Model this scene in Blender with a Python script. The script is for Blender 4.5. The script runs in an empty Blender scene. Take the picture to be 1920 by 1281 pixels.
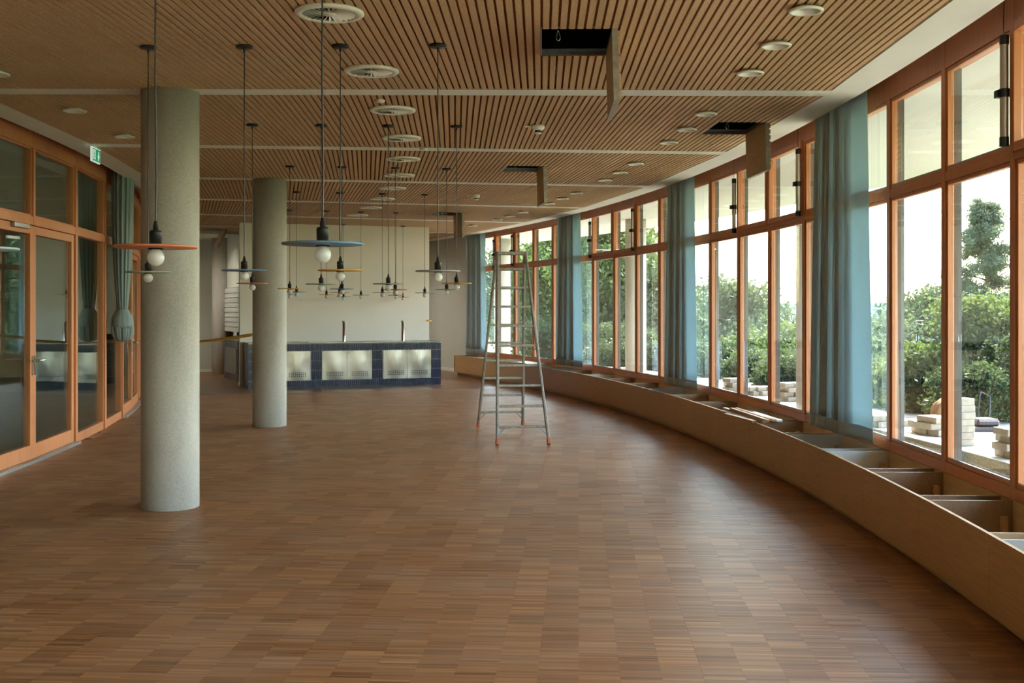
import bpy, bmesh, math, random
from mathutils import Vector, Matrix
import numpy as np

# ------------------------------------------------------------------ camera, sky, sun, exposure
scene = bpy.context.scene
COL = scene.collection
FPX = 2100.0
cam_d = bpy.data.cameras.new('camera'); cam = bpy.data.objects.new('camera', cam_d); COL.objects.link(cam)
cam.location = (0, 0, 1.6); cam.rotation_euler = (math.pi/2, 0, 0)
cam_d.sensor_width = 36.0; cam_d.lens = FPX/1920*36.0
cam_d.shift_y = -(640.5-577)/1920.0
cam_d.clip_end = 3000
scene.camera = cam

SUN_EL = math.radians(52)
SUN_H = Vector((0.50, 0.866, 0)).normalized()
world = bpy.data.worlds.new('sky'); scene.world = world; world.use_nodes = True
wn = world.node_tree; wn.nodes.clear()
sky = wn.nodes.new('ShaderNodeTexSky'); sky.sky_type = 'NISHITA'; sky.sun_disc = False
sky.sun_elevation = SUN_EL; sky.sun_rotation = math.atan2(SUN_H.x, SUN_H.y)
sky.air_density = 1.3; sky.dust_density = 1.6; sky.ozone_density = 1.0
bgn = wn.nodes.new('ShaderNodeBackground'); bgn.inputs['Strength'].default_value = 0.42
out = wn.nodes.new('ShaderNodeOutputWorld')
wn.links.new(sky.outputs[0], bgn.inputs[0]); wn.links.new(bgn.outputs[0], out.inputs[0])

sun_d = bpy.data.lights.new('sun', 'SUN'); sun_d.energy = 4.2; sun_d.angle = math.radians(0.6); sun_d.color = (1, .93, .82)
sun = bpy.data.objects.new('sun', sun_d); COL.objects.link(sun)
sdir = SUN_H*math.cos(SUN_EL) + Vector((0, 0, math.sin(SUN_EL)))
sun.rotation_euler = (-sdir).to_track_quat('-Z', 'Y').to_euler()

scene.view_settings.view_transform = 'Standard'; scene.view_settings.look = 'None'
scene.view_settings.gamma = 1.0; scene.view_settings.use_curve_mapping = False
scene.view_settings.exposure = 3.0
try:
    scene.cycles.use_denoising = True
    scene.cycles.max_bounces = 14; scene.cycles.diffuse_bounces = 8; scene.cycles.glossy_bounces = 5
    scene.cycles.transmission_bounces = 8; scene.cycles.transparent_max_bounces = 24
    scene.cycles.sample_clamp_indirect = 8.0; scene.cycles.caustics_reflective = False; scene.cycles.caustics_refractive = False
except Exception:
    pass

# ------------------------------------------------------------------ geometry frame
CX, CY = -42.76, 8.48           # centre of the curved building
RW = 45.77                      # inner face of the window wall
RB = 45.25                      # front of the bench
RL = 37.93                      # inner glazed wall on the left
H = 3.33                        # ceiling
BAY = 0.0773; AX0 = 0.0125      # structural axes
def P(r, t, z=0.0): return Vector((CX + r*math.cos(t), CY + r*math.sin(t), z))
def rad(t): return Vector((math.cos(t), math.sin(t), 0))
def tan_(t): return Vector((-math.sin(t), math.cos(t), 0))
ZV = Vector((0, 0, 1))

# ------------------------------------------------------------------ materials
def new_mat(name):
    m = bpy.data.materials.new(name); m.use_nodes = True
    nt = m.node_tree; nt.nodes.clear()
    return m, nt
def N(nt, typ, **kw):
    n = nt.nodes.new(typ)
    for k, v in kw.items(): setattr(n, k, v)
    return n
def math_n(nt, op, a, b=None, c=None):
    n = nt.nodes.new('ShaderNodeMath'); n.operation = op
    for i, v in enumerate((a, b, c)):
        if v is None: continue
        if hasattr(v, 'is_linked') or hasattr(v, 'links'): nt.links.new(v, n.inputs[i])
        else: n.inputs[i].default_value = v
    return n.outputs[0]
def ramp(nt, fac, stops):
    r = nt.nodes.new('ShaderNodeValToRGB'); el = r.color_ramp.elements
    while len(el) < len(stops): el.new(0.5)
    for e, (p, c) in zip(el, stops): e.position = p; e.color = (c[0], c[1], c[2], 1)
    nt.links.new(fac, r.inputs[0]); return r.outputs[0]
def mixc(nt, fac, a, b, blend='MIX'):
    n = nt.nodes.new('ShaderNodeMix'); n.data_type = 'RGBA'; n.blend_type = blend
    for sock, v in ((n.inputs[0], fac), (n.inputs[6], a), (n.inputs[7], b)):
        if hasattr(v, 'links'): nt.links.new(v, sock)
        elif isinstance(v, (int, float)): sock.default_value = v
        else: sock.default_value = (v[0], v[1], v[2], 1)
    return n.outputs[2]
def wpos(nt): return nt.nodes.new('ShaderNodeNewGeometry').outputs['Position']
def mapping(nt, vec, scale=(1, 1, 1), rot=(0, 0, 0), loc=(0, 0, 0)):
    m = nt.nodes.new('ShaderNodeMapping'); m.inputs['Scale'].default_value = scale
    m.inputs['Rotation'].default_value = rot; m.inputs['Location'].default_value = loc
    nt.links.new(vec, m.inputs[0]); return m.outputs[0]
def noise(nt, vec, scale, detail=3, rough=.55):
    n = nt.nodes.new('ShaderNodeTexNoise'); n.inputs['Scale'].default_value = scale
    n.inputs['Detail'].default_value = detail; n.inputs['Roughness'].default_value = rough
    nt.links.new(vec, n.inputs['Vector']); return n.outputs['Fac']
def principled(nt, color, rough=.5, metal=0.0, spec=.5, bump=None, bump_s=.1, bump_d=.002, **kw):
    b = nt.nodes.new('ShaderNodeBsdfPrincipled')
    for sock, v in (('Base Color', color), ('Roughness', rough), ('Metallic', metal), ('Specular IOR Level', spec)):
        if hasattr(v, 'links'): nt.links.new(v, b.inputs[sock])
        elif isinstance(v, (int, float)): b.inputs[sock].default_value = v
        else: b.inputs[sock].default_value = (v[0], v[1], v[2], 1)
    if bump is not None:
        bn = nt.nodes.new('ShaderNodeBump'); bn.inputs['Strength'].default_value = bump_s; bn.inputs['Distance'].default_value = bump_d
        nt.links.new(bump, bn.inputs['Height']); nt.links.new(bn.outputs[0], b.inputs['Normal'])
    for k, v in kw.items(): b.inputs[k.replace('_', ' ')].default_value = v
    o = nt.nodes.new('ShaderNodeOutputMaterial'); nt.links.new(b.outputs[0], o.inputs[0])
    return b
def simple(name, c, rough=.5, metal=0.0, spec=.5, var=.06, scale=6.0, bump=0.0, bscale=120.0):
    m, nt = new_mat(name); p = wpos(nt)
    f = noise(nt, p, scale, 4)
    lo = tuple(max(0, x*(1-var)) for x in c); hi = tuple(min(1, x*(1+var)) for x in c)
    colr = ramp(nt, f, [(.3, lo), (.7, hi)])
    bm_ = noise(nt, p, bscale, 2) if bump else None
    principled(nt, colr, rough, metal, spec, bm_, bump, .002)
    return m
def wood(name, c, dark=.7, rough=.45, spec=.45, stretch=(30, 30, 1.5), scale=1.0, var=1.0):
    """timber with grain stretched along the axis that has the small scale, in object space"""
    m, nt = new_mat(name)
    tc = nt.nodes.new('ShaderNodeTexCoord').outputs['Object']
    v = mapping(nt, tc, tuple(s*scale for s in stretch))
    g = noise(nt, v, 1.0, 6, .6)
    big = noise(nt, wpos(nt), 1.7, 2)
    d = tuple(x*dark for x in c); l = tuple(min(1, x*1.12) for x in c)
    colr = ramp(nt, g, [(.28, d), (.55, c), (.8, l)])
    colr = mixc(nt, .35, colr, ramp(nt, big, [(.3, tuple(x*.8 for x in c)), (.7, tuple(min(1, x*1.15) for x in c))]))
    principled(nt, colr, rough, 0, spec, g, .05, .001)
    return m

M = {}
M['frame'] = wood('oiled_larch_frame', (.52, .180, .058), .72, .42, .5, (28, 28, 1.2))
M['frame_h'] = wood('oiled_larch_rail', (.52, .180, .058), .72, .42, .5, (1.2, 28, 28))
M['cover'] = simple('weathered_outer_timber', (.10, .07, .05), .7, 0, .3, .2, 8)
M['rail_dark'] = simple('dark_guide_rail', (.07, .07, .07), .5, .3, .4, .1)
M['white'] = simple('white_plaster', (.72, .69, .62), .75, 0, .3, .03, 2.0, .05, 200)
M['wall'] = simple('painted_wall', (.80, .73, .645), .8, 0, .2, .03, 1.2, .08, 160)
M['grey_wall'] = simple('grey_painted_wall', (.55, .555, .49), .8, 0, .2, .03, 1.2, .05, 160)
M['rail_white'] = simple('white_enamel', (.75, .72, .64), .4, 0, .4, .02)
M['black'] = simple('black_plastic', (.012, .012, .013), .42, 0, .4, .1)
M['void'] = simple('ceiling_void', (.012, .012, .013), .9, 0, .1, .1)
M['steel_grey'] = simple('galvanised_steel', (.36, .37, .37), .35, .9, .5, .1, 20)
M['alu'] = simple('ladder_aluminium', (.32, .285, .235), .5, .35, .5, .25, 22)
M['tube'] = simple('anodised_tube', (.42, .37, .31), .35, .6, .5, .05)
M['foot'] = simple('red_rubber_foot', (.60, .17, .07), .6, 0, .4, .1)
M['tape'] = simple('yellow_tape', (.72, .42, .05), .5, 0, .4, .05)
M['back_slot'] = simple('slot_backing', (.27, .098, .028), .85, 0, .1, .15, 30)
M['ply'] = wood('plywood', (.50, .33, .17), .8, .6, .3, (4, 4, 30))
M['beech'] = wood('beech_batten', (.50, .30, .14), .8, .55, .3, (2, 25, 25))
M['grey_board'] = simple('grey_melamine', (.50, .50, .46), .55, 0, .4, .03)
M['brown_board'] = simple('brown_chipboard', (.26, .155, .085), .6, 0, .35, .15, 90)
M['tile'] = simple('navy_glazed_tile', (.010, .017, .046), .2, 0, .32, .25, 9)
M['grout'] = simple('grey_grout', (.50, .52, .56), .8, 0, .2, .05)
M['concrete_ext'] = simple('white_render', (.50, .465, .40), .8, 0, .2, .04, 3)
M['soffit'] = simple('soffit_plaster', (.52, .51, .47), .8, 0, .2, .03, 1)
M['gravel'] = simple('gravel', (.20, .185, .155), .9, 0, .1, .5, 40, .6, 60)
M['slab'] = simple('terrace_slab', (.50, .47, .41), .8, 0, .2, .12, 5, .1, 100)
M['paver'] = simple('concrete_paver', (.24, .21, .17), .85, 0, .2, .22, 14, .2, 120)
M['lawn'] = simple('lawn', (.07, .11, .03), .9, 0, .1, .4, 3)
M['hazy_forest'] = simple('hazy_forest_ridge', (.10, .16, .17), .95, 0, .05, .25, .05)  # blue of distant aerial haze mixed into the forest colour
M['bark'] = simple('bark', (.10, .07, .045), .9, 0, .1, .3, 20)
M['sack'] = simple('brown_sack', (.30, .18, .10), .85, 0, .15, .15, 9, .3, 80)
M['roof'] = simple('dark_roof', (.06, .065, .075), .7, 0, .3, .15, 8)
M['machine'] = simple('dark_machine', (.010, .010, .016), .5, 0, .4, .1)
M['bulb'] = None
m, nt = new_mat('fill_glow'); _b = principled(nt, (.8, .8, .78), .5); _b.inputs['Emission Color'].default_value = (1, .95, .86, 1); _b.inputs['Emission Strength'].default_value = 9.0; M['fill_glow'] = m  # glow of the fill lamps added to the passage

# stainless doors: brushed, slightly buckled sheet
m, nt = new_mat('brushed_steel'); p = wpos(nt)
f = noise(nt, mapping(nt, p, (40, 40, 2)), 3, 3)
colr = ramp(nt, f, [(.3, (.25, .23, .20)), (.7, (.32, .30, .26))])
principled(nt, colr, .30, 1.0, .5, noise(nt, p, 2.2, 1), .25, .05); M['steel'] = m
m, nt = new_mat('chrome'); principled(nt, (.62, .60, .55), .14, 1.0); M['chrome'] = m

# frosted lamp bulb
m, nt = new_mat('frosted_bulb'); p = wpos(nt)
f = noise(nt, p, 40, 2)
d = N(nt, 'ShaderNodeBsdfPrincipled'); d.inputs['Base Color'].default_value = (.74, .72, .68, 1); d.inputs['Roughness'].default_value = .28
tr = N(nt, 'ShaderNodeBsdfTranslucent'); tr.inputs[0].default_value = (.8, .78, .74, 1)
mx = N(nt, 'ShaderNodeMixShader'); mx.inputs[0].default_value = .4
o = N(nt, 'ShaderNodeOutputMaterial'); nt.links.new(d.outputs[0], mx.inputs[1]); nt.links.new(tr.outputs[0], mx.inputs[2]); nt.links.new(mx.outputs[0], o.inputs[0])
M['bulb'] = m

# window glass: clear pane that lets light through and mirrors by Fresnel
def glass(name, tint, f0):
    m, nt = new_mat(name)
    ge = N(nt, 'ShaderNodeNewGeometry'); dt = N(nt, 'ShaderNodeVectorMath', operation='DOT_PRODUCT')
    nt.links.new(ge.outputs['Normal'], dt.inputs[0]); nt.links.new(ge.outputs['Incoming'], dt.inputs[1])
    k = math_n(nt, 'SUBTRACT', 1.0, math_n(nt, 'ABSOLUTE', dt.outputs['Value']))
    fr = math_n(nt, 'ADD', math_n(nt, 'MULTIPLY', math_n(nt, 'POWER', k, 5.0), 1-f0), f0)     # Schlick
    t = N(nt, 'ShaderNodeBsdfTransparent'); t.inputs[0].default_value = (*tint, 1)
    g = N(nt, 'ShaderNodeBsdfGlossy'); g.inputs['Roughness'].default_value = 0.0; g.inputs[0].default_value = (.92, .96, .95, 1)
    mx = N(nt, 'ShaderNodeMixShader'); o = N(nt, 'ShaderNodeOutputMaterial')
    nt.links.new(fr, mx.inputs[0]); nt.links.new(t.outputs[0], mx.inputs[1]); nt.links.new(g.outputs[0], mx.inputs[2]); nt.links.new(mx.outputs[0], o.inputs[0])
    return m
M['glass'] = glass('window_glass', (.97, .99, .98), .045)
M['glass_in'] = glass('partition_glass', (.86, .93, .90), .055)

# curtain: woven, lets some light through
def cloth(name, c, trans, tc):
    m, nt = new_mat(name); p = wpos(nt)
    w = noise(nt, mapping(nt, p, (60, 60, 400)), 1, 2)
    colr = ramp(nt, w, [(.3, tuple(x*.85 for x in c)), (.7, tuple(x*1.1 for x in c))])
    d = N(nt, 'ShaderNodeBsdfDiffuse'); nt.links.new(colr, d.inputs[0])
    t = N(nt, 'ShaderNodeBsdfTranslucent'); t.inputs[0].default_value = (*tc, 1)
    mx = N(nt, 'ShaderNodeMixShader'); mx.inputs[0].default_value = trans; o = N(nt, 'ShaderNodeOutputMaterial')
    nt.links.new(d.outputs[0], mx.inputs[1]); nt.links.new(t.outputs[0], mx.inputs[2]); nt.links.new(mx.outputs[0], o.inputs[0])
    return m
M['curtain'] = cloth('blue_grey_curtain', (.52, .55, .51), .38, (.56, .75, .82))
M['hem'] = cloth('blue_grey_hem', (.48, .53, .51), .16, (.36, .50, .56))
M['curtain_in'] = cloth('teal_curtain', (.30, .37, .37), .15, (.2, .32, .32))

# exposed concrete columns
m, nt = new_mat('fair_faced_concrete'); p = wpos(nt)
a = noise(nt, mapping(nt, p, (1, 1, .35)), 2.6, 6, .6); b = noise(nt, p, 60, 3)
colr = ramp(nt, a, [(.3, (.32, .292, .247)), (.5, (.415, .383, .328)), (.72, (.50, .467, .407))])
colr = mixc(nt, .25, colr, ramp(nt, b, [(.35, (.29, .275, .235)), (.65, (.55, .52, .46))]))
vo = N(nt, 'ShaderNodeTexVoronoi'); vo.inputs['Scale'].default_value = 16; nt.links.new(p, vo.inputs['Vector'])
pin = math_n(nt, 'LESS_THAN', vo.outputs['Distance'], .055)
rnd = math_n(nt, 'GREATER_THAN', N(nt, 'ShaderNodeSeparateColor').outputs[0], .5)
colr = mixc(nt, math_n(nt, 'MULTIPLY', pin, .7), colr, (.08, .075, .06))
principled(nt, colr, .7, 0, .3, b, .12, .002); M['concrete'] = m

# ceiling chipboard slats
m, nt = new_mat('chipboard_slat'); p = wpos(nt)
a = noise(nt, p, 130, 4, .7); b = noise(nt, mapping(nt, p, (1, 1, 1), (0, 0, .9)), 320, 2, .6); c_ = noise(nt, p, .9, 2)
colr = ramp(nt, a, [(.36, (.21, .11, .052)), (.49, (.52, .318, .172)), (.60, (.72, .50, .30))])
colr = mixc(nt, .35, colr, ramp(nt, b, [(.32, (.20, .105, .05)), (.5, (.52, .33, .185)), (.68, (.74, .56, .36))]))
colr = mixc(nt, .18, colr, ramp(nt, c_, [(.35, (.44, .26, .14)), (.65, (.60, .40, .235))]))
principled(nt, colr, .8, 0, .2, a, .15, .002); M['chip'] = m

# bench fronts: oak veneer, grain along the run
m, nt = new_mat('oak_veneer'); p = nt.nodes.new('ShaderNodeTexCoord').outputs['Object']
g = noise(nt, mapping(nt, p, (3, 3, 70)), 1, 6, .6); big = noise(nt, wpos(nt), .9, 2)
colr = ramp(nt, g, [(.3, (.44, .235, .088)), (.55, (.57, .325, .130)), (.8, (.64, .39, .17))])
colr = mixc(nt, .25, colr, ramp(nt, big, [(.35, (.47, .265, .105)), (.65, (.62, .37, .155))]))
principled(nt, colr, .45, 0, .45, g, .05, .001); M['oak'] = m

# parquet of short upright lamellas: blocks W x L, offset from row to row
FPHI, FW, FL = 0.0595, 0.18, 0.30
def parquet(name, dusty):
    kf = 1.0 if dusty else .62
    m, nt = new_mat(name); p = wpos(nt)
    q = mapping(nt, p, (1, 1, 1), (0, 0, FPHI))
    sep = N(nt, 'ShaderNodeSeparateXYZ'); nt.links.new(q, sep.inputs[0])
    col_ = math_n(nt, 'FLOOR', math_n(nt, 'DIVIDE', sep.outputs[0], FW))
    off = math_n(nt, 'MULTIPLY', math_n(nt, 'FRACT', math_n(nt, 'MULTIPLY', math_n(nt, 'ADD', col_, 100.0), .37)), FL)
    v = math_n(nt, 'ADD', sep.outputs[1], off)
    row = math_n(nt, 'FLOOR', math_n(nt, 'DIVIDE', v, FL))
    strip = math_n(nt, 'FLOOR', math_n(nt, 'DIVIDE', sep.outputs[1], .012))
    strip2 = math_n(nt, 'FLOOR', math_n(nt, 'DIVIDE', sep.outputs[1], .034))
    def wn2(x, y):
        cb = N(nt, 'ShaderNodeCombineXYZ'); nt.links.new(x, cb.inputs[0]); nt.links.new(y, cb.inputs[1])
        w = N(nt, 'ShaderNodeTexWhiteNoise', noise_dimensions='3D'); nt.links.new(cb.outputs[0], w.inputs[0]); return w.outputs[0]
    tb = wn2(col_, row); ts = wn2(col_, strip); ts2 = wn2(col_, strip2)
    tt = math_n(nt, 'ADD', math_n(nt, 'MULTIPLY', tb, .24), math_n(nt, 'ADD', math_n(nt, 'MULTIPLY', ts, .42), math_n(nt, 'MULTIPLY', ts2, .34)))
    colr = ramp(nt, tt, [(.15, tuple(x*kf for x in (.185, .068, .021))), (.38, tuple(x*kf for x in (.275, .112, .038))), (.6, tuple(x*kf for x in (.340, .145, .052))), (.85, tuple(x*kf for x in (.45, .215, .085)))])
    if dusty:
        dn = noise(nt, mapping(nt, p, (1, 2.2, 1)), 1.1, 5, .65)
        dust = math_n(nt, 'MULTIPLY', math_n(nt, 'SUBTRACT', dn, .42), .9)
        dcl = N(nt, 'ShaderNodeClamp'); nt.links.new(dust, dcl.inputs[0]); dcl.inputs['Max'].default_value = .20
        colr = mixc(nt, dcl.outputs[0], colr, (.42, .30, .20))
        rn = noise(nt, p, 3.0, 4); rgh = math_n(nt, 'ADD', math_n(nt, 'MULTIPLY', rn, .12), .38)
        principled(nt, colr, rgh, 0, .20)
    else:
        principled(nt, colr, .28, 0, .45)
    return m
M['parquet'] = parquet('lamella_parquet', True)
M['parquet_clean'] = parquet('lamella_parquet_clean', False)
M['foyer_floor'] = simple('foyer_screed', (.16, .165, .15), .35, 0, .4, .1, 2)

def leafmat(name, c1, c2, tr, fac):
    m, nt = new_mat(name); p = wpos(nt)
    n1 = noise(nt, p, 1.3, 2); n2 = noise(nt, p, 17, 1)
    f = math_n(nt, 'ADD', math_n(nt, 'MULTIPLY', n1, .5), math_n(nt, 'MULTIPLY', n2, .5))
    colr = ramp(nt, f, [(.36, c1), (.62, c2)])
    d = N(nt, 'ShaderNodeBsdfPrincipled'); nt.links.new(colr, d.inputs['Base Color']); d.inputs['Roughness'].default_value = .6; d.inputs['Specular IOR Level'].default_value = .2
    t = N(nt, 'ShaderNodeBsdfTranslucent'); t.inputs[0].default_value = (*tr, 1)
    mx = N(nt, 'ShaderNodeMixShader'); mx.inputs[0].default_value = fac; o = N(nt, 'ShaderNodeOutputMaterial')
    nt.links.new(d.outputs[0], mx.inputs[1]); nt.links.new(t.outputs[0], mx.inputs[2]); nt.links.new(mx.outputs[0], o.inputs[0])
    return m
M['leaf'] = leafmat('leaf_bright', (.026, .043, .013), (.062, .088, .026), (.12, .165, .035), .36)
M['leaf_dark'] = leafmat('leaf_dark', (.016, .030, .011), (.040, .060, .022), (.075, .11, .03), .28)
M['needle'] = leafmat('pine_needle', (.045, .062, .036), (.090, .108, .060), (.11, .135, .06), .25)
M['leaf_pale'] = leafmat('leaf_pale', (.045, .062, .035), (.085, .108, .055), (.12, .155, .055), .30)

DISC = {'salmon': (.52, .16, .075), 'blue': (.10, .20, .30), 'pale_blue': (.30, .40, .46), 'green': (.30, .35, .25), 'yellow': (.62, .34, .045), 'grey': (.33, .35, .35)}
for k, c in DISC.items(): M['disc_'+k] = simple('disc_'+k, c, .45, 0, .45, .04)

# ------------------------------------------------------------------ mesh building
class MB:
    def __init__(s): s.v = []; s.f = []; s.smooth = []
    def add(s, vs, fs, smooth=False):
        o = len(s.v); s.v += [tuple(v) for v in vs]
        for f in fs: s.f.append(tuple(i+o for i in f)); s.smooth.append(smooth)
    def obox(s, c, ex, ey, ez, hx, hy, hz):
        c = Vector(c); vs = []
        for dz in (-1, 1):
            for dy in (-1, 1):
                for dx in (-1, 1): vs.append(c + ex*(dx*hx) + ey*(dy*hy) + ez*(dz*hz))
        fs = [(0, 2, 3, 1), (4, 5, 7, 6), (0, 1, 5, 4), (2, 6, 7, 3), (0, 4, 6, 2), (1, 3, 7, 5)]
        if ex.cross(ey).dot(ez) < 0: fs = [tuple(reversed(f)) for f in fs]
        s.add(vs, fs)
    def box(s, x0, x1, y0, y1, z0, z1):
        s.obox(((x0+x1)/2, (y0+y1)/2, (z0+z1)/2), Vector((1, 0, 0)), Vector((0, 1, 0)), ZV, abs(x1-x0)/2, abs(y1-y0)/2, abs(z1-z0)/2)
    def beam(s, p0, p1, w, h, up=ZV):
        p0, p1 = Vector(p0), Vector(p1); d = (p1-p0); L = d.length; d = d/L
        sx = d.cross(up).normalized(); u = sx.cross(d).normalized()
        s.obox((p0+p1)/2, d, sx, u, L/2, w/2, h/2)
    def tube(s, pts, r, n=8, cap=True):
        pts = [Vector(p) for p in pts]; rs = r if isinstance(r, (list, tuple)) else [r]*len(pts)
        rings = []; prev = None
        for i, p in enumerate(pts):
            d = (pts[min(i+1, len(pts)-1)] - pts[max(i-1, 0)]).normalized()
            a = prev if prev is not None and abs(prev.dot(d)) < .9 else (Vector((1, 0, 0)) if abs(d.x) < .8 else Vector((0, 1, 0)))
            a = (a - d*a.dot(d)).normalized(); prev = a; b = d.cross(a)
            rings.append([p + a*(rs[i]*math.cos(2*math.pi*k/n)) + b*(rs[i]*math.sin(2*math.pi*k/n)) for k in range(n)])
        vs = [v for R in rings for v in R]; fs = []
        for i in range(len(pts)-1):
            for k in range(n): fs.append((i*n+k, i*n+(k+1) % n, (i+1)*n+(k+1) % n, (i+1)*n+k))
        s.add(vs, fs, True)
        if cap:
            s.add(rings[0], [tuple(range(n-1, -1, -1))]); s.add(rings[-1], [tuple(range(n))])
    def lathe(s, prof, c=(0, 0, 0), n=24, smooth=True):
        c = Vector(c); vs = []; fs = []
        for (r, z) in prof:
            for k in range(n): vs.append(c + Vector((r*math.cos(2*math.pi*k/n), r*math.sin(2*math.pi*k/n), z)))
        for i in range(len(prof)-1):
            for k in range(n): fs.append((i*n+k, i*n+(k+1) % n, (i+1)*n+(k+1) % n, (i+1)*n+k))
        s.add(vs, fs, smooth)
    def arc(s, r0, r1, t0, t1, z0, z1, n=8):
        """a curved slab in building coordinates"""
        vs = []; fs = []
        for i in range(n+1):
            t = t0 + (t1-t0)*i/n
            vs += [P(r0, t, z0), P(r1, t, z0), P(r1, t, z1), P(r0, t, z1)]
        for i in range(n):
            a = 4*i; b = a+4
            fs += [(a, b, b+1, a+1), (a+1, b+1, b+2, a+2), (a+2, b+2, b+3, a+3), (a+3, b+3, b, a)]
        fs += [(0, 1, 2, 3), (4*n+3, 4*n+2, 4*n+1, 4*n)]
        s.add(vs, fs)
    def prism(s, poly, o, ex, ey, ez, d):
        """polygon in the ex/ey plane, extruded by d along ez"""
        o = Vector(o); n = len(poly)
        vs = [o + ex*x + ey*y for x, y in poly] + [o + ex*x + ey*y + ez*d for x, y in poly]
        fs = [tuple(range(n-1, -1, -1)), tuple(range(n, 2*n))] + [(i, (i+1) % n, n+(i+1) % n, n+i) for i in range(n)]
        s.add(vs, fs)
    def mesh(s, name, mat, origin=None):
        me = bpy.data.meshes.new(name)
        v = np.array(s.v, dtype=np.float64)
        if origin is not None: v = v - np.array(origin)
        me.from_pydata(v.tolist(), [], s.f)
        me.polygons.foreach_set('use_smooth', s.smooth)
        me.materials.append(mat); me.update(); return me
    def build(s, name, mat, parent=None, origin=None, bevel=0.0):
        """one mesh object; origin defaults to the parent's location"""
        if origin is None: origin = wloc(parent) if parent is not None else Vector((0, 0, 0))
        me = s.mesh(name, mat, origin)
        o = bpy.data.objects.new(name, me); COL.objects.link(o)
        if parent is not None:
            o.parent = parent; o.location = Vector(origin) - wloc(parent)
        else: o.location = origin
        if bevel:
            bv = o.modifiers.new('bevel', 'BEVEL'); bv.width = bevel; bv.segments = 1; bv.limit_method = 'ANGLE'
        return o
def wloc(o):
    v = Vector((0, 0, 0))
    while o is not None: v = v + o.location; o = o.parent
    return v
def empty(name, loc):
    o = bpy.data.objects.new(name, None); COL.objects.link(o); o.location = loc; o.empty_display_size = .1; return o
def tag(o, label=None, cat=None, group=None, kind=None):
    if label: o['label'] = label
    if cat: o['category'] = cat
    if group: o['group'] = group
    if kind: o['kind'] = kind
    return o
def inst(name, mesh, parent, loc, scale=None, rotz=None):
    o = bpy.data.objects.new(name, mesh); COL.objects.link(o)
    if parent is not None: o.parent = parent; o.location = Vector(loc) - wloc(parent)
    else: o.location = loc
    if scale is not None: o.scale = scale
    if rotz is not None: o.rotation_euler = (0, 0, rotz)
    return o
def copy_tree(src, loc=None, parent=None):
    c = src.copy(); COL.objects.link(c)
    if parent is not None: c.parent = parent
    if loc is not None: c.location = loc
    for ch in src.children: copy_tree(ch, None, c)
    return c
ORD = ['first', 'second', 'third', 'fourth', 'fifth', 'sixth', 'seventh', 'eighth', 'ninth', 'tenth', 'eleventh', 'twelfth', 'thirteenth', 'fourteenth', 'fifteenth', 'sixteenth', 'seventeenth', 'eighteenth', 'nineteenth', 'twentieth']
def proj(v): return 960 + FPX*v.x/v.y, 577 - FPX*(v.z-1.6)/v.y

T0, T1 = -0.32, 0.502           # extent of the room along the curve
TS = 0.3200                     # where the dusty floor meets the clean one

# ------------------------------------------------------------------ floor
mb = MB(); mb.arc(RL-.15, 46.0, T0, T1, -.25, -.012, 40)
floor = mb.build('floor', M['parquet'], None, P(41.5, 0, 0)); tag(floor, 'brown lamella parquet floor of the curved hall', kind='structure')
def fuv(x, y): return x*math.cos(FPHI) - y*math.sin(FPHI), x*math.sin(FPHI) + y*math.cos(FPHI)
def fxy(u, v): return u*math.cos(FPHI) + v*math.sin(FPHI), -u*math.sin(FPHI) + v*math.cos(FPHI)
GAPB = .0003
cells = []
for ci in range(-62, 24):
    off = ((ci+100)*.37 % 1.0)*FL
    for ri in range(-40, 90):
        u = (ci+.5)*FW; v = (ri+.5)*FL - off
        x, y = fxy(u, v); dx, dy = x-CX, y-CY
        r = math.hypot(dx, dy); t = math.atan2(dy, dx)
        if y < -7 or not (RL-.05 < r < 45.45) or t > .54: continue
        if t > TS + .02: continue
        cells.append((x, y, r, t))
vis = []
for c in cells:
    x, y, r, t = c
    if y > 4.6:
        px, py = proj(Vector((x, y, 0)))
        if -30 < px < 1950 and py < 1300 and r < 45.2 and not (268 < px < 375 and y > 9.0): vis.append((y, c))
vis.sort(key=lambda a: a[0])
near = set(id(c) for _, c in vis[:300])
bmu = MB(); bmu.box(-FW/2+GAPB, FW/2-GAPB, -FL/2+GAPB, FL/2-GAPB, -.012, 0)
block_me = bmu.mesh('parquet_block', M['parquet'])
rest = MB()
e1 = Vector((math.cos(FPHI), -math.sin(FPHI), 0)); e2 = Vector((math.sin(FPHI), math.cos(FPHI), 0))
for c in cells:
    x, y, r, t = c
    if id(c) in near: inst('parquet_block', block_me, floor, (x, y, 0), None, -FPHI)
    elif t < TS - .002: rest.obox((x, y, -.006), e1, e2, ZV, FW/2-GAPB, FL/2-GAPB, .006)
rb_ = rest.build('parquet_field', M['parquet'], floor); tag(rb_, kind='stuff')
mb = MB(); mb.arc(RL-.1, 45.9, TS-.007, T1, -.012, .001, 12); mb.build('far_parquet', M['parquet_clean'], floor)

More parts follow.
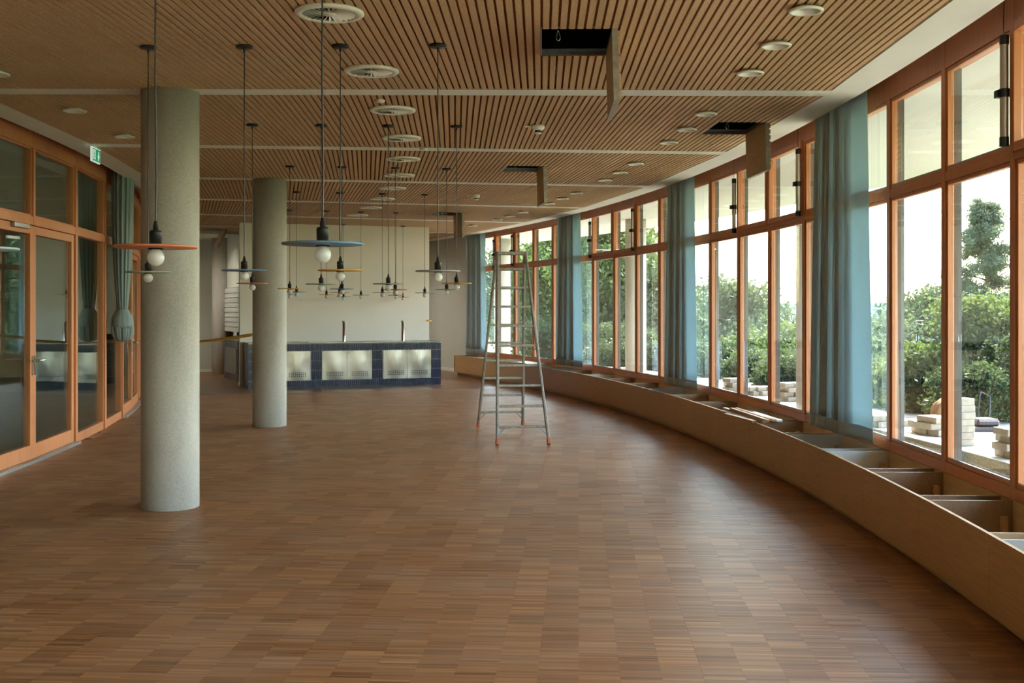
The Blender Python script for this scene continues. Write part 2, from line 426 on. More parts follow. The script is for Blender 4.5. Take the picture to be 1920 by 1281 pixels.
# ------------------------------------------------------------------ ceiling: slats, white bands, margins
ceil = empty('ceiling', P(41.8, 0, H)); tag(ceil, 'chipboard slat ceiling with white radial bands', kind='structure')
mb = MB(); mb.arc(RL-.3, 49.3, T0-.02, T1+.03, 3.62, 3.9, 40); mb.build('roof_slab', M['soffit'], ceil)
U0, U1, PITCH, SLW = 38.43, 45.28, 0.0535, 0.0375
BANDW = 0.235
HATCH = []    # bay k, radius u0..u1, tangential v0..v1 relative to bay middle
def bay_mid(k): return AX0 + (k+.5)*BAY
for (k, ra, rb2, ta, tb2) in [(-1, 42.99, 43.44, -.0354, -.0181), (0, 44.72, 45.17, .0440, .0603), (1, 43.01, 43.46, .1205, .1341), (3, 43.09, 43.54, .2777, .2938), (5, 39.42, 39.87, .4165, .4330)]:
    ph = bay_mid(k)
    i0 = round((ra - U0)/PITCH); i1 = i0 + 8
    HATCH.append((k, U0 + i0*PITCH - .008, U0 + i1*PITCH + .008, ra*math.sin(ta-ph), ra*math.sin(tb2-ph)))
umb = MB(); umb.box(-.5, .5, -.5, .5, -.5, .5); slat_me = umb.mesh('slat', M['chip'])
nslat = 0
def slat_ranges(k, u, hw):
    half = u*math.tan(BAY/2) - BANDW/2
    v0, v1 = -half, half
    if k == 5:
        if u < 41.3: v1 = 41.0*math.sin(.437 - bay_mid(5))
    rs = [(v0, v1)]
    for (hk, a, b, c, d) in HATCH:
        if hk == k and u + hw > a and u - hw < b:
            nr = []
            for (p, q) in rs:
                if d <= p or c >= q: nr.append((p, q)); continue
                if c > p: nr.append((p, c))
                if d < q: nr.append((d, q))
            rs = nr
    return [r for r in rs if r[1]-r[0] > .02]
for k in range(-4, 6):
    ph = bay_mid(k); er, et = rad(ph), tan_(ph)
    single = k in (-1, 0); far = MB(); nfar = 0
    u = U0 + SLW/2
    while u + SLW/2 <= U1 + .001:
        for (a, b) in slat_ranges(k, u, SLW/2):
            c = Vector((CX, CY, 0)) + er*u + et*((a+b)/2)
            if single and nslat < 300:
                o = inst('slat', slat_me, ceil, (c.x, c.y, H+.0075), (SLW, b-a, .015), ph); nslat += 1
            else: far.obox((c.x, c.y, H+.0075), er, et, ZV, SLW/2, (b-a)/2, .0075); nfar += 1
        u += PITCH
    if nfar: tag(far.build('slat_field', M['chip'], ceil), kind='stuff')
    # backing board behind the slots, open over the hatches
    bk = MB(); half = BAY/2
    hs = [h for h in HATCH if h[0] == k]
    def bslab(u0, u1, v0, v1):
        c = Vector((CX, CY, 0)) + er*((u0+u1)/2) + et*((v0+v1)/2)
        bk.obox((c.x, c.y, H+.0225), er, et, ZV, (u1-u0)/2, (v1-v0)/2, .0075)
    vm = 1.86
    if hs:
        h = hs[0]; bslab(U0-.1, h[1], -vm, vm); bslab(h[2], U1+.06, -vm, vm); bslab(h[1], h[2], -vm, h[3]); bslab(h[1], h[2], h[4], vm)
    else: bslab(U0-.1, U1+.06, -vm, vm)
    bk.build('slot_backing', M['back_slot'], ceil)
for k in range(-4, 7):
    t = AX0 + k*BAY; er, et = rad(t), tan_(t)
    if k == 6: continue
    b = MB(); c = P((38.452+45.32)/2, t, H+.012)
    b.obox(c, er, et, ZV, (45.32-38.452)/2, BANDW/2, .012); b.build('ceiling_band', M['white'], ceil)
def margin(name, r_edge, u_edge, n=24):
    """white strip between the curved room edge and the straight slat fields"""
    b = MB()
    for k in range(-4, 6):
        ph = bay_mid(k)
        for i in range(6):
            ta = ph + (-.5 + i/6)*BAY; tb = ph + (-.5 + (i+1)/6)*BAY
            ua = u_edge/math.cos(ta-ph); ub = u_edge/math.cos(tb-ph)
            q = [P(r_edge, ta, H), P(ua, ta, H), P(ub, tb, H), P(r_edge, tb, H)]
            q2 = [v + Vector((0, 0, .10)) for v in q]
            b.add(q + q2, [(0, 1, 2, 3), (7, 6, 5, 4), (0, 3, 7, 4), (1, 5, 6, 2)])
    return b.build(name, M['white'], ceil)
margin('window_margin', 45.585, U1+.004); margin('corridor_margin', 38.15, U0-.004)
b = MB(); b.arc(45.56, 45.95, T0, T1, 3.50, 3.60, 40); b.build('recess_lid', M['grey_wall'], ceil)
b = MB(); b.arc(37.8, 38.17, T0, T1, 3.50, 3.60, 40); b.build('recess_lid', M['grey_wall'], ceil)
b = MB(); b.arc(38.1, 41.4, .4385, T1, 3.27, 3.34, 8); b.arc(41.4, 45.6, .476, T1, 3.27, 3.34, 8); b.build('plain_ceiling', M['grey_wall'], ceil)

# ------------------------------------------------------------------ walls
b = MB(); b.arc(45.70, 45.95, .4245, T1, 0, 3.6, 8); w = b.build('wall_right', M['grey_wall'], None, P(45.8, .45, 0)); tag(w, 'grey painted wall beyond the last window', kind='structure')
b = MB(); b.arc(33.2, 46.0, T1, T1+.006, 0, 3.6, 2); w = b.build('wall_far', M['grey_wall'], None, P(41, T1, 0)); tag(w, 'grey painted wall at the far end', kind='structure')
b = MB(); b.arc(45.685, 45.70, .4245, T1, 0, .08, 8); w = b.build('baseboard_right', M['rail_white'], None, P(45.69, .46, 0)); tag(w, 'white skirting along the grey wall', kind='structure')
b = MB(); b.arc(38.0, 45.68, T1-.0004, T1, 0, .08, 2); w = b.build('baseboard_far', M['rail_white'], None, P(41, T1, 0)); tag(w, 'white skirting at the far end', kind='structure')
b = MB(); b.arc(33.0, 49.2, T0-.005, T0, -.1, 3.62, 2); w = b.build('wall_back', M['wall'], None, P(41, T0, 0)); tag(w, 'pale wall behind the viewpoint', kind='structure')
b = MB(); b.arc(37.7, RL, .392, T1, 0, 3.6, 8); w = b.build('wall_left', M['grey_wall'], None, P(37.8, .44, 0)); tag(w, 'grey wall past the glazed partition', kind='structure')
# foyer behind the glazed partition
b = MB(); b.arc(33.6, RL-.15, T0, T1, -.2, 0, 24); w = b.build('floor_foyer', M['foyer_floor'], None, P(35, 0, 0)); tag(w, 'dark floor of the corridor behind the glazing', kind='structure')
b = MB(); b.arc(33.3, 33.6, T0, T1, 0, 3.6, 24); w = b.build('wall_foyer', M['grey_wall'], None, P(33.5, 0, 0)); tag(w, 'grey corridor wall behind the glazing', kind='structure')
b = MB(); b.arc(33.3, 37.9, T0, T1, 3.40, 3.6, 24); w = b.build('ceiling_foyer', M['white'], None, P(35, 0, 3.4)); tag(w, 'white corridor ceiling behind the glazing', kind='structure')

# ------------------------------------------------------------------ window wall on the right
TM0, TMS = 0.0105, 0.0251
def tm(n): return TM0 + TMS*n
Z_S0, Z_S1, Z_T0, Z_T1, Z_H0, Z_H1 = .455, .56, 2.455, 2.565, 3.24, 3.50
SASH = {2, 3, 8, 9, 14, 15, -4, -3}
idx = 0
for n in range(-13, 17):
    idx += 1
    A, B = P(RW, tm(n)), P(RW, tm(n+1)); e = (B-A).normalized(); nr = Vector((e.y, -e.x, 0))
    L = (B-A).length
    root = empty('window_%d' % idx, A + Vector((0, 0, Z_S0))); tag(root, 'tall timber window with a fixed lower pane and an upper light', kind='structure')
    def bx(s0, s1, d0, d1, z0, z1): 
        mb.obox(A + e*((s0+s1)/2) + nr*((d0+d1)/2) + Vector((0, 0, (z0+z1)/2)), e, nr, ZV, (s1-s0)/2, (d1-d0)/2, (z1-z0)/2)
    def bld(name, mat, par=root, bev=.003):
        c = A + e*(L/2)
        me = mb
        o = me.build(name, mat, par, None, bev)
        return o
    MW = .034
    mb = MB(); bx(-MW, MW, 0, .060, Z_S0, Z_H1); bld('mullion', M['frame'])
    mb = MB(); bx(-MW-.006, MW+.006, .060, .085, Z_S0, Z_H1); bld('cover_strip', M['cover'], bev=0)
    mb = MB(); bx(-.018, .018, .085, .125, Z_S0, Z_H1); bld('guide_rail', M['rail_dark'], bev=0)
    mb = MB(); bx(MW, L-MW, .002, .09, Z_S0, Z_S1-.03); bld('sill_rail', M['frame'])
    mb = MB(); bx(MW, L-MW, .002, .08, Z_T0+.02, Z_T1-.02); bld('transom', M['frame'])
    mb = MB(); bx(MW, L-MW, .002, .13, Z_H0+.02, Z_H1); bld('head_rail', M['frame'])
    GD = .036
    def pane(z0, z1, par, d, name='bead', inset=0.0):
        global mb
        s0, s1 = MW+inset, L-MW-inset; w = .026
        mb = MB()
        bx(s0, s0+w, d-.024, d+.02, z0, z1); bx(s1-w, s1, d-.024, d+.02, z0, z1)
        bx(s0+w, s1-w, d-.024, d+.02, z0, z0+w); bx(s0+w, s1-w, d-.024, d+.02, z1-w, z1)
        fr = bld(name, M['frame'], par)
        mb = MB(); bx(s0+w-.004, s1-w+.004, d-.012, d+.012, z0+w-.004, z1-w+.004); bld('pane', M['glass'], fr, 0)
        mb = MB(); bx(s0+w, s1-w, d-.022, d-.013, z0+w, z0+w+.010); bld('sky_glint_strip', M['steel_grey'], fr, 0)  # metal strip standing in for the sky's reflection on the varnished timber
        return fr
    pane(Z_S1-.03, Z_T0+.02, root, GD)
    if n in SASH:
        w = .056; s0, s1, z0, z1 = MW-.012, L-MW+.012, Z_T1-.045, Z_H0+.045
        mb = MB()
        bx(s0, s0+w, -.020, .03, z0, z1); bx(s1-w, s1, -.020, .03, z0, z1); bx(s0+w, s1-w, -.020, .03, z0, z0+w); bx(s0+w, s1-w, -.020, .03, z1-w, z1)
        sash = bld('sash', M['frame'])
        mb = MB(); bx(s0+w-.004, s1-w+.004, .004, .024, z0+w-.004, z1-w+.004); bld('pane', M['glass'], sash, 0)
        mb = MB(); bx(MW, L-MW, .035, .07, Z_T1-.02, Z_T1+.006); bx(MW, L-MW, .035, .07, Z_H0-.006, Z_H0+.02); bx(MW, MW+.014, .035, .07, Z_T1, Z_H0); bx(L-MW-.014, L-MW, .035, .07, Z_T1, Z_H0); bld('rebate', M['frame'])
    else:
        pane(Z_T1-.02, Z_H0+.02, root, GD)
A = P(RW, tm(17)); mb = MB(); mb.obox(A + Vector((0, 0, 1.98)) + rad(tm(17))*.07, tan_(tm(17)), rad(tm(17)), ZV, .035, .07, 1.52)
mb = mb.build('trim_1', M['frame'], None, A); tag(mb, 'last timber window post beside the grey wall', kind='structure')
# masonry parapet under the windows
b = MB(); b.arc(45.80, 46.02, T0, .4245, -.3, Z_S0, 40); w = b.build('wall_parapet', M['ply'], None, P(45.9, 0, 0)); tag(w, 'low plywood-lined wall below the windows', kind='structure')

# ------------------------------------------------------------------ glazed partition on the left
tl = [.0025-.0405*i for i in range(7, 0, -1)] + [.0025, .0430, .0835, .1245, .1668, .2055, .2405, .2780, .3160, .3540, .392]
DOORS = {8: 1, 9: -1, 12: 1, 13: -1}
for j in range(len(tl)-1):
    A, B = P(RL, tl[j]), P(RL, tl[j+1]); e = (B-A).normalized(); nr = Vector((-e.y, e.x, 0)); L = (B-A).length
    isd = j-0 in (8, 9, 12, 13)
    idx += 1
    def bx(s0, s1, d0, d1, z0, z1):
        mb.obox(A + e*((s0+s1)/2) + nr*((d0+d1)/2) + Vector((0, 0, (z0+z1)/2)), e, nr, ZV, (s1-s0)/2, (d1-d0)/2, (z1-z0)/2)
    first = j in (8, 12)
    root = empty(('door_%d' if isd else 'window_%d') % (idx), A); tag(root, 'glazed timber door leaf with an upper light' if isd else 'fixed glazed timber partition panel', kind='structure')
    meet = j in (9, 13)
    MW = .05
    mb = MB()
    if meet: bx(-.03, .03, 0, .11, Z_T0, 3.50)
    else: bx(-MW, MW, 0, .12, .0, 3.50)
    mb.build('post', M['frame'], root, None, .003)
    mb = MB(); bx(0, L, .003, .11, Z_T0, Z_T1-.02); mb.build('transom', M['frame'], root, None, .003)
    mb = MB(); bx(0, L, .003, .11, Z_H0+.02, 3.50); mb.build('head_rail', M['frame'], root, None, .003)
    def ring(s0, s1, z0, z1, w, wb, d0, d1, name, g=.05):
        global mb
        mb = MB(); bx(s0, s0+w, d0, d1, z0, z1); bx(s1-w, s1, d0, d1, z0, z1); bx(s0+w, s1-w, d0, d1, z0, z0+wb); bx(s0+w, s1-w, d0, d1, z1-w, z1)
        fr = mb.build(name, M['frame'], root, None, .003)
        mb = MB(); bx(s0+w-.004, s1-w+.004, g-.01, g+.01, z0+wb-.004, z1-w+.004); mb.build('pane', M['glass_in'], fr)
        return fr
    ring(MW if not meet else .03, L-MW if not first else L-.03, Z_T1-.02, Z_H0+.02, .02, .02, .02, .09, 'bead', .06)
    if isd:
        s0, s1 = (MW+.004, L-.004) if first else (.004, L-MW-.02)
        leaf = ring(s0, s1, .03, Z_T0-.006, .088, .15, .012 if first else .016, .08, 'door_leaf', .05)
        mb = MB(); bx(0, L, -.05, .06, 0, .028); mb.build('threshold', M['steel_grey'], root)
        hs = (s1-.045) if first else (s0+.045)
        mb = MB(); sg = -1 if first else 1
        hp = A + e*hs + Vector((0, 0, 1.05))
        mb.tube([hp - nr*.0 , hp - nr*.055, hp - nr*.06 + e*(sg*.02), hp - nr*.06 + e*(sg*.13)], .009, 8)
        mb.lathe([(.0, 0), (.001, 0)], hp, 3)
        bx(hs-.016, hs+.016, .002, .012, .90, 1.10); mb.build('lever_handle', M['chrome'], root)
        if first and j == 8:
            mb = MB(); bx(s1-.62, s1-.22, -.035, .01, 2.40, 2.45); mb.build('door_closer', M['steel_grey'], root, None, .006)
    else:
        ring(MW, L-MW, .0, Z_T0+.02, .022, .11, .02, .09, 'fixed_frame', .06)

# ------------------------------------------------------------------ concrete columns
for (r, t, lab) in [(40.02, .0128, 'thick round concrete column nearest the viewer'), (40.04, .1676, 'round concrete column in front of the white kitchen wall'), (40.26, .4768, 'farthest round concrete column beside the roller shutter')]:
    c = P(r, t); mb = MB()
    mb.lathe([(0, 0), (.222, 0), (.226, .004), (.226, H+.02 if t < .4 else 3.28), (0, H+.02 if t < .4 else 3.28)], c, 48)
    o = mb.build('concrete_column', M['concrete'], None, c); tag(o, lab, 'column', 'concrete columns')

# ------------------------------------------------------------------ tiled counter and kitchen wall
TC = .3453; O = P(39.81, TC); ex, ey = rad(TC), tan_(TC)
def sx(px): a = (px-960)/FPX; return (5.300+21.955*a)/(.94098-.33848*a)
def K(s, d, z): return O + ex*s + ey*d + Vector((0, 0, z))
def kbox(mb, s0, s1, d0, d1, z0, z1): mb.obox(K((s0+s1)/2, (d0+d1)/2, (z0+z1)/2), ex, ey, ZV, (s1-s0)/2, (d1-d0)/2, (z1-z0)/2)
S0, S1 = .12, 4.06
mb = MB(); kbox(mb, .06, 4.05, .88, 1.06, 0, H+.02); w = mb.build('wall_kitchen', M['wall'], None, K(2, 1, 0)); tag(w, 'pale free-standing wall behind the tiled counter', kind='structure')
mb = MB(); kbox(mb, .045, .06, .87, 1.07, 0, .08); w = mb.build('baseboard_kitchen', M['rail_white'], None, K(.05, 1, 0)); tag(w, 'white skirting at the end of the pale wall', kind='structure')
cnt = empty('tiled_counter', K(2, .4, 0)); tag(cnt, 'long navy tiled counter with steel doors in front of the pale wall', 'counter')
mb = MB(); kbox(mb, S0+.006, S1-.006, .006, .875, 0, .875); mb.build('body', M['grout'], cnt)
mb = MB(); kbox(mb, S0+.01, S1-.01, .01, .875, .882, .902); mb.build('worktop', M['steel'], cnt, None, .004)
mb = MB(); kbox(mb, S0+.03, S1-.03, .015, .86, .874, .884); mb.build('shadow_gap', M['black'], cnt)
for (a, b_) in ((1.35, 2.05), (2.75, 3.45), (.4, .95)):
    mb = MB(); kbox(mb, a, b_, .25, .27, .90, .908); kbox(mb, a, b_, .68, .70, .90, .908); kbox(mb, a, a+.02, .27, .68, .90, .908); kbox(mb, b_-.02, b_, .27, .68, .90, .908)
    mb.build('sink_rim', M['steel'], cnt)
pairs = [(sx(718.6), sx(808.0)), (sx(603.8), sx(696.9)), (sx(603.8)-(sx(718.6)-sx(603.8)), sx(581.0))]
TW = .0427
umb = MB(); umb.obox((0, 0, 0), Vector((1, 0, 0)), Vector((0, 1, 0)), ZV, .5, .5, .5); tile_me = umb.mesh('tile', M['tile'])
def tile(s, z, w, h, face=0):
    if face == 0: inst('tile', tile_me, cnt, K(s, .004, z), (w, .012, h), TC)
    else: inst('tile', tile_me, cnt, K(S0+.004, s, z), (.012, w, h), TC)
zrows = [(.004, .144)] + [(.148+i*.1945, .148+(i+1)*.1945-.004) for i in range(3)] + [(.732, .872)]
nt_ = int(round((S1-S0)/TW)); tw = (S1-S0)/nt_
for i in range(nt_):
    s = S0 + (i+.5)*tw
    ind = any(a - tw*.3 < s < b_ + tw*.3 for a, b_ in pairs)
    for r_, (z0, z1) in enumerate(zrows):
        if r_ in (1, 2, 3) and ind: continue
        tile(s, (z0+z1)/2, tw-.0065, z1-z0-.003)
for i in range(6):
    for (z0, z1) in zrows: tile(.01 + (i+.5)*.144, (z0+z1)/2, .14, z1-z0, 1)
for pi, (a, b_) in enumerate(pairs):
    mid = (a+b_)/2
    for (d0, d1, hs) in ((a, mid-.002, 1), (mid+.002, b_, -1)):
        mb = MB(); kbox(mb, d0, d1, -.006, .012, .146, .730)
        # slightly dished sheet front
        n_ = 10; vs = []; fs = []
        for iz in range(n_+1):
            for ix in range(n_+1):
                fx, fz = ix/n_, iz/n_
                bul = -.010*math.sin(math.pi*fx)*math.sin(math.pi*fz) + .006*math.sin(3*math.pi*fx)*math.sin(math.pi*fz)
                vs.append(K(d0+(d1-d0)*fx, -.007+bul, .146+.584*fz))
        for iz in range(n_):
            for ix in range(n_): q = iz*(n_+1)+ix; fs.append((q, q+1, q+n_+2, q+n_+1))
        mb.add(vs, fs, True)
        dr = mb.build('door', M['steel'], cnt)
        hb = MB(); wdt = (d1-d0)
        for ix in range(9):
            for iz in range(3):
                kbox(hb, d0+wdt*.18+ix*wdt*.078, d0+wdt*.18+ix*wdt*.078+.016, -.0225, -.0185, .222+iz*.034, .238+iz*.034)
        tag(hb.build('vent_hole', M['void'], dr), kind='stuff')
        lb = MB(); cpt = K(mid - hs*.03, -.012, .69); lb.tube([cpt, cpt - ey*.012], .008, 10); lb.build('lock', M['chrome'], dr)
for px, lab in ((645, 'tall chrome column tap on the left of the tiled counter'), (756, 'tall chrome column tap on the right of the tiled counter')):
    s = sx(px)+.02; root = empty('column_tap', K(s, .12, .902)); tag(root, lab, 'tap', 'column taps on the counter')
    mb = MB(); c = K(s, .12, .902); mb.lathe([(0, 0), (.034, 0), (.031, .012), (.031, .40), (0, .40)], c, 20); mb.build('post', M['chrome'], root)
    mb = MB(); mb.lathe([(0, .402), (.034, .402), (.034, .43), (0, .432)], c, 20); mb.build('cap', M['steel_grey'], root)
    mb = MB(); mb.tube([c + Vector((0, 0, .37)), c + ex*.04 + Vector((0, 0, .37)), c + ex*.05 + Vector((0, 0, .35))], .01, 8); mb.build('spout', M['chrome'], root)

for (r_, t_, lab) in ((42.6, .437, 'added unseen fill lamp in the passage behind the pale wall, nearer one'), (38.78, .452, 'added unseen fill lamp in the passage left of the kitchen hatch'), (43.3, .462, 'added unseen fill lamp in the passage behind the pale wall, farther one')):
    c = P(r_, t_, 3.19); lamp = empty('fill_lamp', c); tag(lamp, lab, 'fill lamp', 'added fill lights in the passage')  # added out of view to brighten the dark passage, no known lamp here
    er, et = rad(t_), tan_(t_); mb = MB()
    for sg in (-1, 1):
        mb.obox(c + et*(sg*.10), er, et, ZV, .60, .006, .07); mb.obox(c + er*(sg*.60), er, et, ZV, .006, .106, .07)
    mb.obox(c + Vector((0, 0, .06)), er, et, ZV, .60, .10, .008); mb.build('housing', M['rail_white'], lamp)
    mb = MB(); mb.obox(c + Vector((0, 0, .046)), er, et, ZV, .57, .09, .004); mb.build('fill_strip', M['fill_glow'], lamp)
# second kitchen counter behind the wall, shutter and hatch panel above it
c2 = empty('kitchen_hatch_counter', P(40.3, .41)); tag(c2, 'navy tiled kitchen counter half hidden behind the pale wall', 'counter')
mb = MB(); mb.arc(40.02, 40.7, .3975, .440, 0, .86, 4); mb.build('body', M['grout'], c2)
mb = MB(); mb.arc(40.0, 40.72, .397, .4405, .862, .89, 4); mb.build('worktop', M['steel'], c2)
t2 = (1/40.01)
zr2 = [(.004, .15), (.155, .36), (.365, .57), (.575, .72), (.725, .858)]
def tile_arc(r0, r1, ta, tb, z0, z1):
    b = MB(); b.arc(r0, r1, ta, tb, z0, z1, 1); return b.build('tile', M['tile'], c2)
for (z0, z1) in zr2:
    for i in range(6): tile_arc(40.03+i*.095, 40.03+i*.095+.09, .3972, .3975, z0, z1)
for i in range(9):
    ta = .3976 + i*.0047
    for ri_, (z0, z1) in enumerate(zr2):
        if ri_ in (1, 2, 3) and 0 < i < 8: continue
        tile_arc(40.008, 40.022, ta, ta+.00445, z0, z1)
mb = MB(); mb.arc(40.0, 40.022, .4024, .4348, .157, .72, 4); mb.build('steel_door', M['steel'], c2)
sh = empty('roller_shutter', P(40.35, .42, 1.0)); tag(sh, 'grey louvred roller shutter above the hidden kitchen counter', 'shutter')
mb = MB(); mb.arc(40.30, 40.34, .3975, .4702, 1.04, 2.06, 4); mb.build('backing', M['grey_wall'], sh)
for i in range(9):
    mb = MB(); mb.arc(40.27, 40.31, .398, .4700, 1.05+i*.112, 1.05+i*.112+.095, 3); mb.build('slat', M['grey_board'], sh)
mb = MB(); mb.arc(40.345, 40.6, .3975, .4995, 2.07, 3.27, 4); mb.arc(40.345, 40.6, .4829, .4995, 0, 2.07, 2); w = mb.build('wall_hatch', M['grey_wall'], None, P(40.4, .43, 2)); tag(w, 'grey wall around the roller shutter', kind='structure')
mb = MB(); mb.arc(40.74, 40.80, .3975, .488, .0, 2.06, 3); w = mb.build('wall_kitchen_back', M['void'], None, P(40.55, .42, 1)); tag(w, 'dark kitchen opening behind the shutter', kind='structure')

# ------------------------------------------------------------------ bench boxes under the windows
def tb(n): return TM0 + .0023 + TMS*n*1.004
units = list(range(-5, 17))
shown = [n for n in units if n >= -3]
for n in units:
    t0, t1 = tb(n), min(tb(n+1), .4150)
    c = P(RB, (t0+t1)/2); root = empty('bench_box', c)
    if n >= -3:
        i_ = shown.index(n)
        lab = 'open oak bench box below the windows, %s counted from the near end' % ORD[i_]
    else: lab = 'open oak bench box below the windows, beyond the right picture edge, %s one' % ('outermost' if n == -5 else 'inner')
    tag(root, lab, 'bench', 'open bench boxes along the windows')
    ts = (t0 + (t1-t0)*.52)
    for (a, b_) in ((t0+.00002, t1-.00002),):
        mb = MB(); mb.arc(RB, RB+.02, a, b_, .062, .455, 5); mb.build('front_panel', M['oak'], root, None, .0015)
    mb = MB(); mb.arc(RB+.0, RB+.021, t0, t1, .4552, .4585, 5); mb.build('edge_band', M['ply'], root)
    mb = MB(); mb.arc(RB+.07, RB+.09, t0, t1, 0, .062, 4); mb.build('plinth', M['oak'], root)
    mb = MB(); mb.arc(RB+.02, 45.78, t0, t1, .062, .078, 4); mb.build('bottom_board', M['ply'], root)
    mb = MB(); mb.arc(45.775, 45.795, t0, t1, .078, .452, 4); mb.build('back_board', M['ply'], root)
    g = .0017; th = .00042
    near_m = M['brown_board'] if n % 3 else M['grey_board']; far_m = M['grey_board'] if n % 3 == 2 or n % 5 == 0 else M['brown_board']
    if n % 2: near_m = M['ply'] if n % 4 == 1 else near_m
    mb = MB(); mb.arc(RB+.02, 45.775, t0+g, t0+g+th, .078, .450, 1); mb.build('divider', near_m, root)
    if n < 16:
        mb = MB(); mb.arc(RB+.02, 45.775, t1-g-th, t1-g, .078, .450, 1); mb.build('divider', far_m, root)
        mb = MB(); mb.arc(45.70, 45.735, t1-g-th-.0008, t1-g-th, .10, .36, 1); mb.build('batten', M['beech'], root)
    else:
        mb = MB(); mb.arc(RB, 45.70, t1, t1+.0005, .062, .458, 1); mb.build('end_panel', M['oak'], root)
# loose laths and a white sheet on the bench
def lath(px, py, px2, py2, w, h, z, lab, nm='wooden_lath', mat='beech'):
    D0 = FPX*(1.6-z)/(py-577); D1 = FPX*(1.6-z)/(py2-577)
    p0 = Vector(((px-960)*D0/FPX, D0, z+h/2)); p1 = Vector(((px2-960)*D1/FPX, D1, z+h/2))
    mb = MB(); mb.beam(p0, p1, w, h); o = mb.build(nm, M[mat], None, (p0+p1)/2, .002); tag(o, lab, 'wooden lath', 'loose laths on the bench'); return o
lath(1361, 779, 1414, 793, .05, .022, .459, 'short pale lath lying along the bench front edge', mat='ply')
lath(1358, 768, 1434, 792, .045, .024, .459, 'longest brown lath across the bench boxes, second from the front')
lath(1371, 768, 1440, 791, .04, .02, .483, 'brown lath lying on top of the lath stack on the bench')
lath(1380, 768, 1452, 791, .04, .022, .459, 'dark brown lath between the stacked lath and the white one')
lath(1413, 776, 1462, 791, .06, .02, .459, 'white-painted lath at the back of the laths on the bench', mat='rail_white')
mb = MB(); mb.arc(45.33, 45.72, .318, .341, .459, .471, 4); o = mb.build('white_sheet', M['rail_white'], None, P(45.5, .33, .465)); tag(o, 'white board lying flat on the bench behind the ladder', 'board')

# ------------------------------------------------------------------ curtains
def curtain(t_near, t_far, lab, ztop=3.46, zbot=.50, seed=1, flap=.30, wide=1.22):
    rng = random.Random(seed); root = empty('curtain', P(45.66, (t_near+t_far)/2, zbot)); tag(root, lab, 'curtain', 'blue grey window curtains')
    nz, ns = 22, 150; tc_ = (t_near+t_far)/2; npl = 9
    ph = [rng.uniform(0, .6) for _ in range(40)]
    def pt(fs, fz):           # fs 0 far .. 1 near; fz 0 bottom .. 1 top
        spread = wide + (1-wide)*min(1, fz*1.02)
        hw = (t_far-t_near)/2*spread
        t = tc_ + hw - 2*hw*fs
        pl = 1-flap
        if fs < pl:
            a = fs/pl*npl*2*math.pi; amp = .050 + .010*math.sin(fs*23+seed)
            q = math.sin(a + .5*math.sin(a*.31+seed)) ; r = 45.655 + amp*(abs(q)**.7*(1 if q > 0 else -1))*(.75+.25*(1-fz))
            t += .0011*math.cos(a*1.0+1.3)*(1-.3*fz)
        else:
            k = (fs-pl)/flap; r = 45.655 + .010*math.sin(k*5+1) + .03*k + (1-fz)*.02*math.sin(k*3.0)
        return P(r, t, zbot + (ztop-zbot)*fz)
    def grid(z0, z1, nz, dr=0.0):
        mb = MB(); vs = []; fs_ = []
        for i in range(nz+1):
            for j in range(ns+1):
                v = pt(j/ns, z0+(z1-z0)*i/nz); vs.append(v)
        for i in range(nz):
            for j in range(ns): q = i*(ns+1)+j; fs_.append((q, q+1, q+ns+2, q+ns+1))
        mb.add(vs, fs_, True); return mb
    hz = .115/(ztop-zbot)
    o = grid(hz, 1, nz).build('drape', M['curtain'], root); s = o.modifiers.new('thickness', 'SOLIDIFY'); s.thickness = .0015
    o = grid(0, hz, 3).build('hem', M['hem'], root); s = o.modifiers.new('thickness', 'SOLIDIFY'); s.thickness = .004
    mb = MB(); mb.arc(45.64, 45.67, t_near-.001, t_far+.001, ztop, ztop+.02, 4); mb.build('track', M['steel_grey'], root)
    return root
curtain(.0158, .0425, 'nearest blue grey curtain, large, at the right of the picture', seed=1)
curtain(.1442, .1672, 'second nearest blue grey curtain, hanging right of the middle windows', seed=2)
curtain(.2705, .2955, 'third blue grey curtain, just right of the ladder', seed=3)
curtain(.3965, .4205, 'farthest blue grey curtain, left of the ladder beside the grey wall', seed=4, flap=.2, wide=1.08)

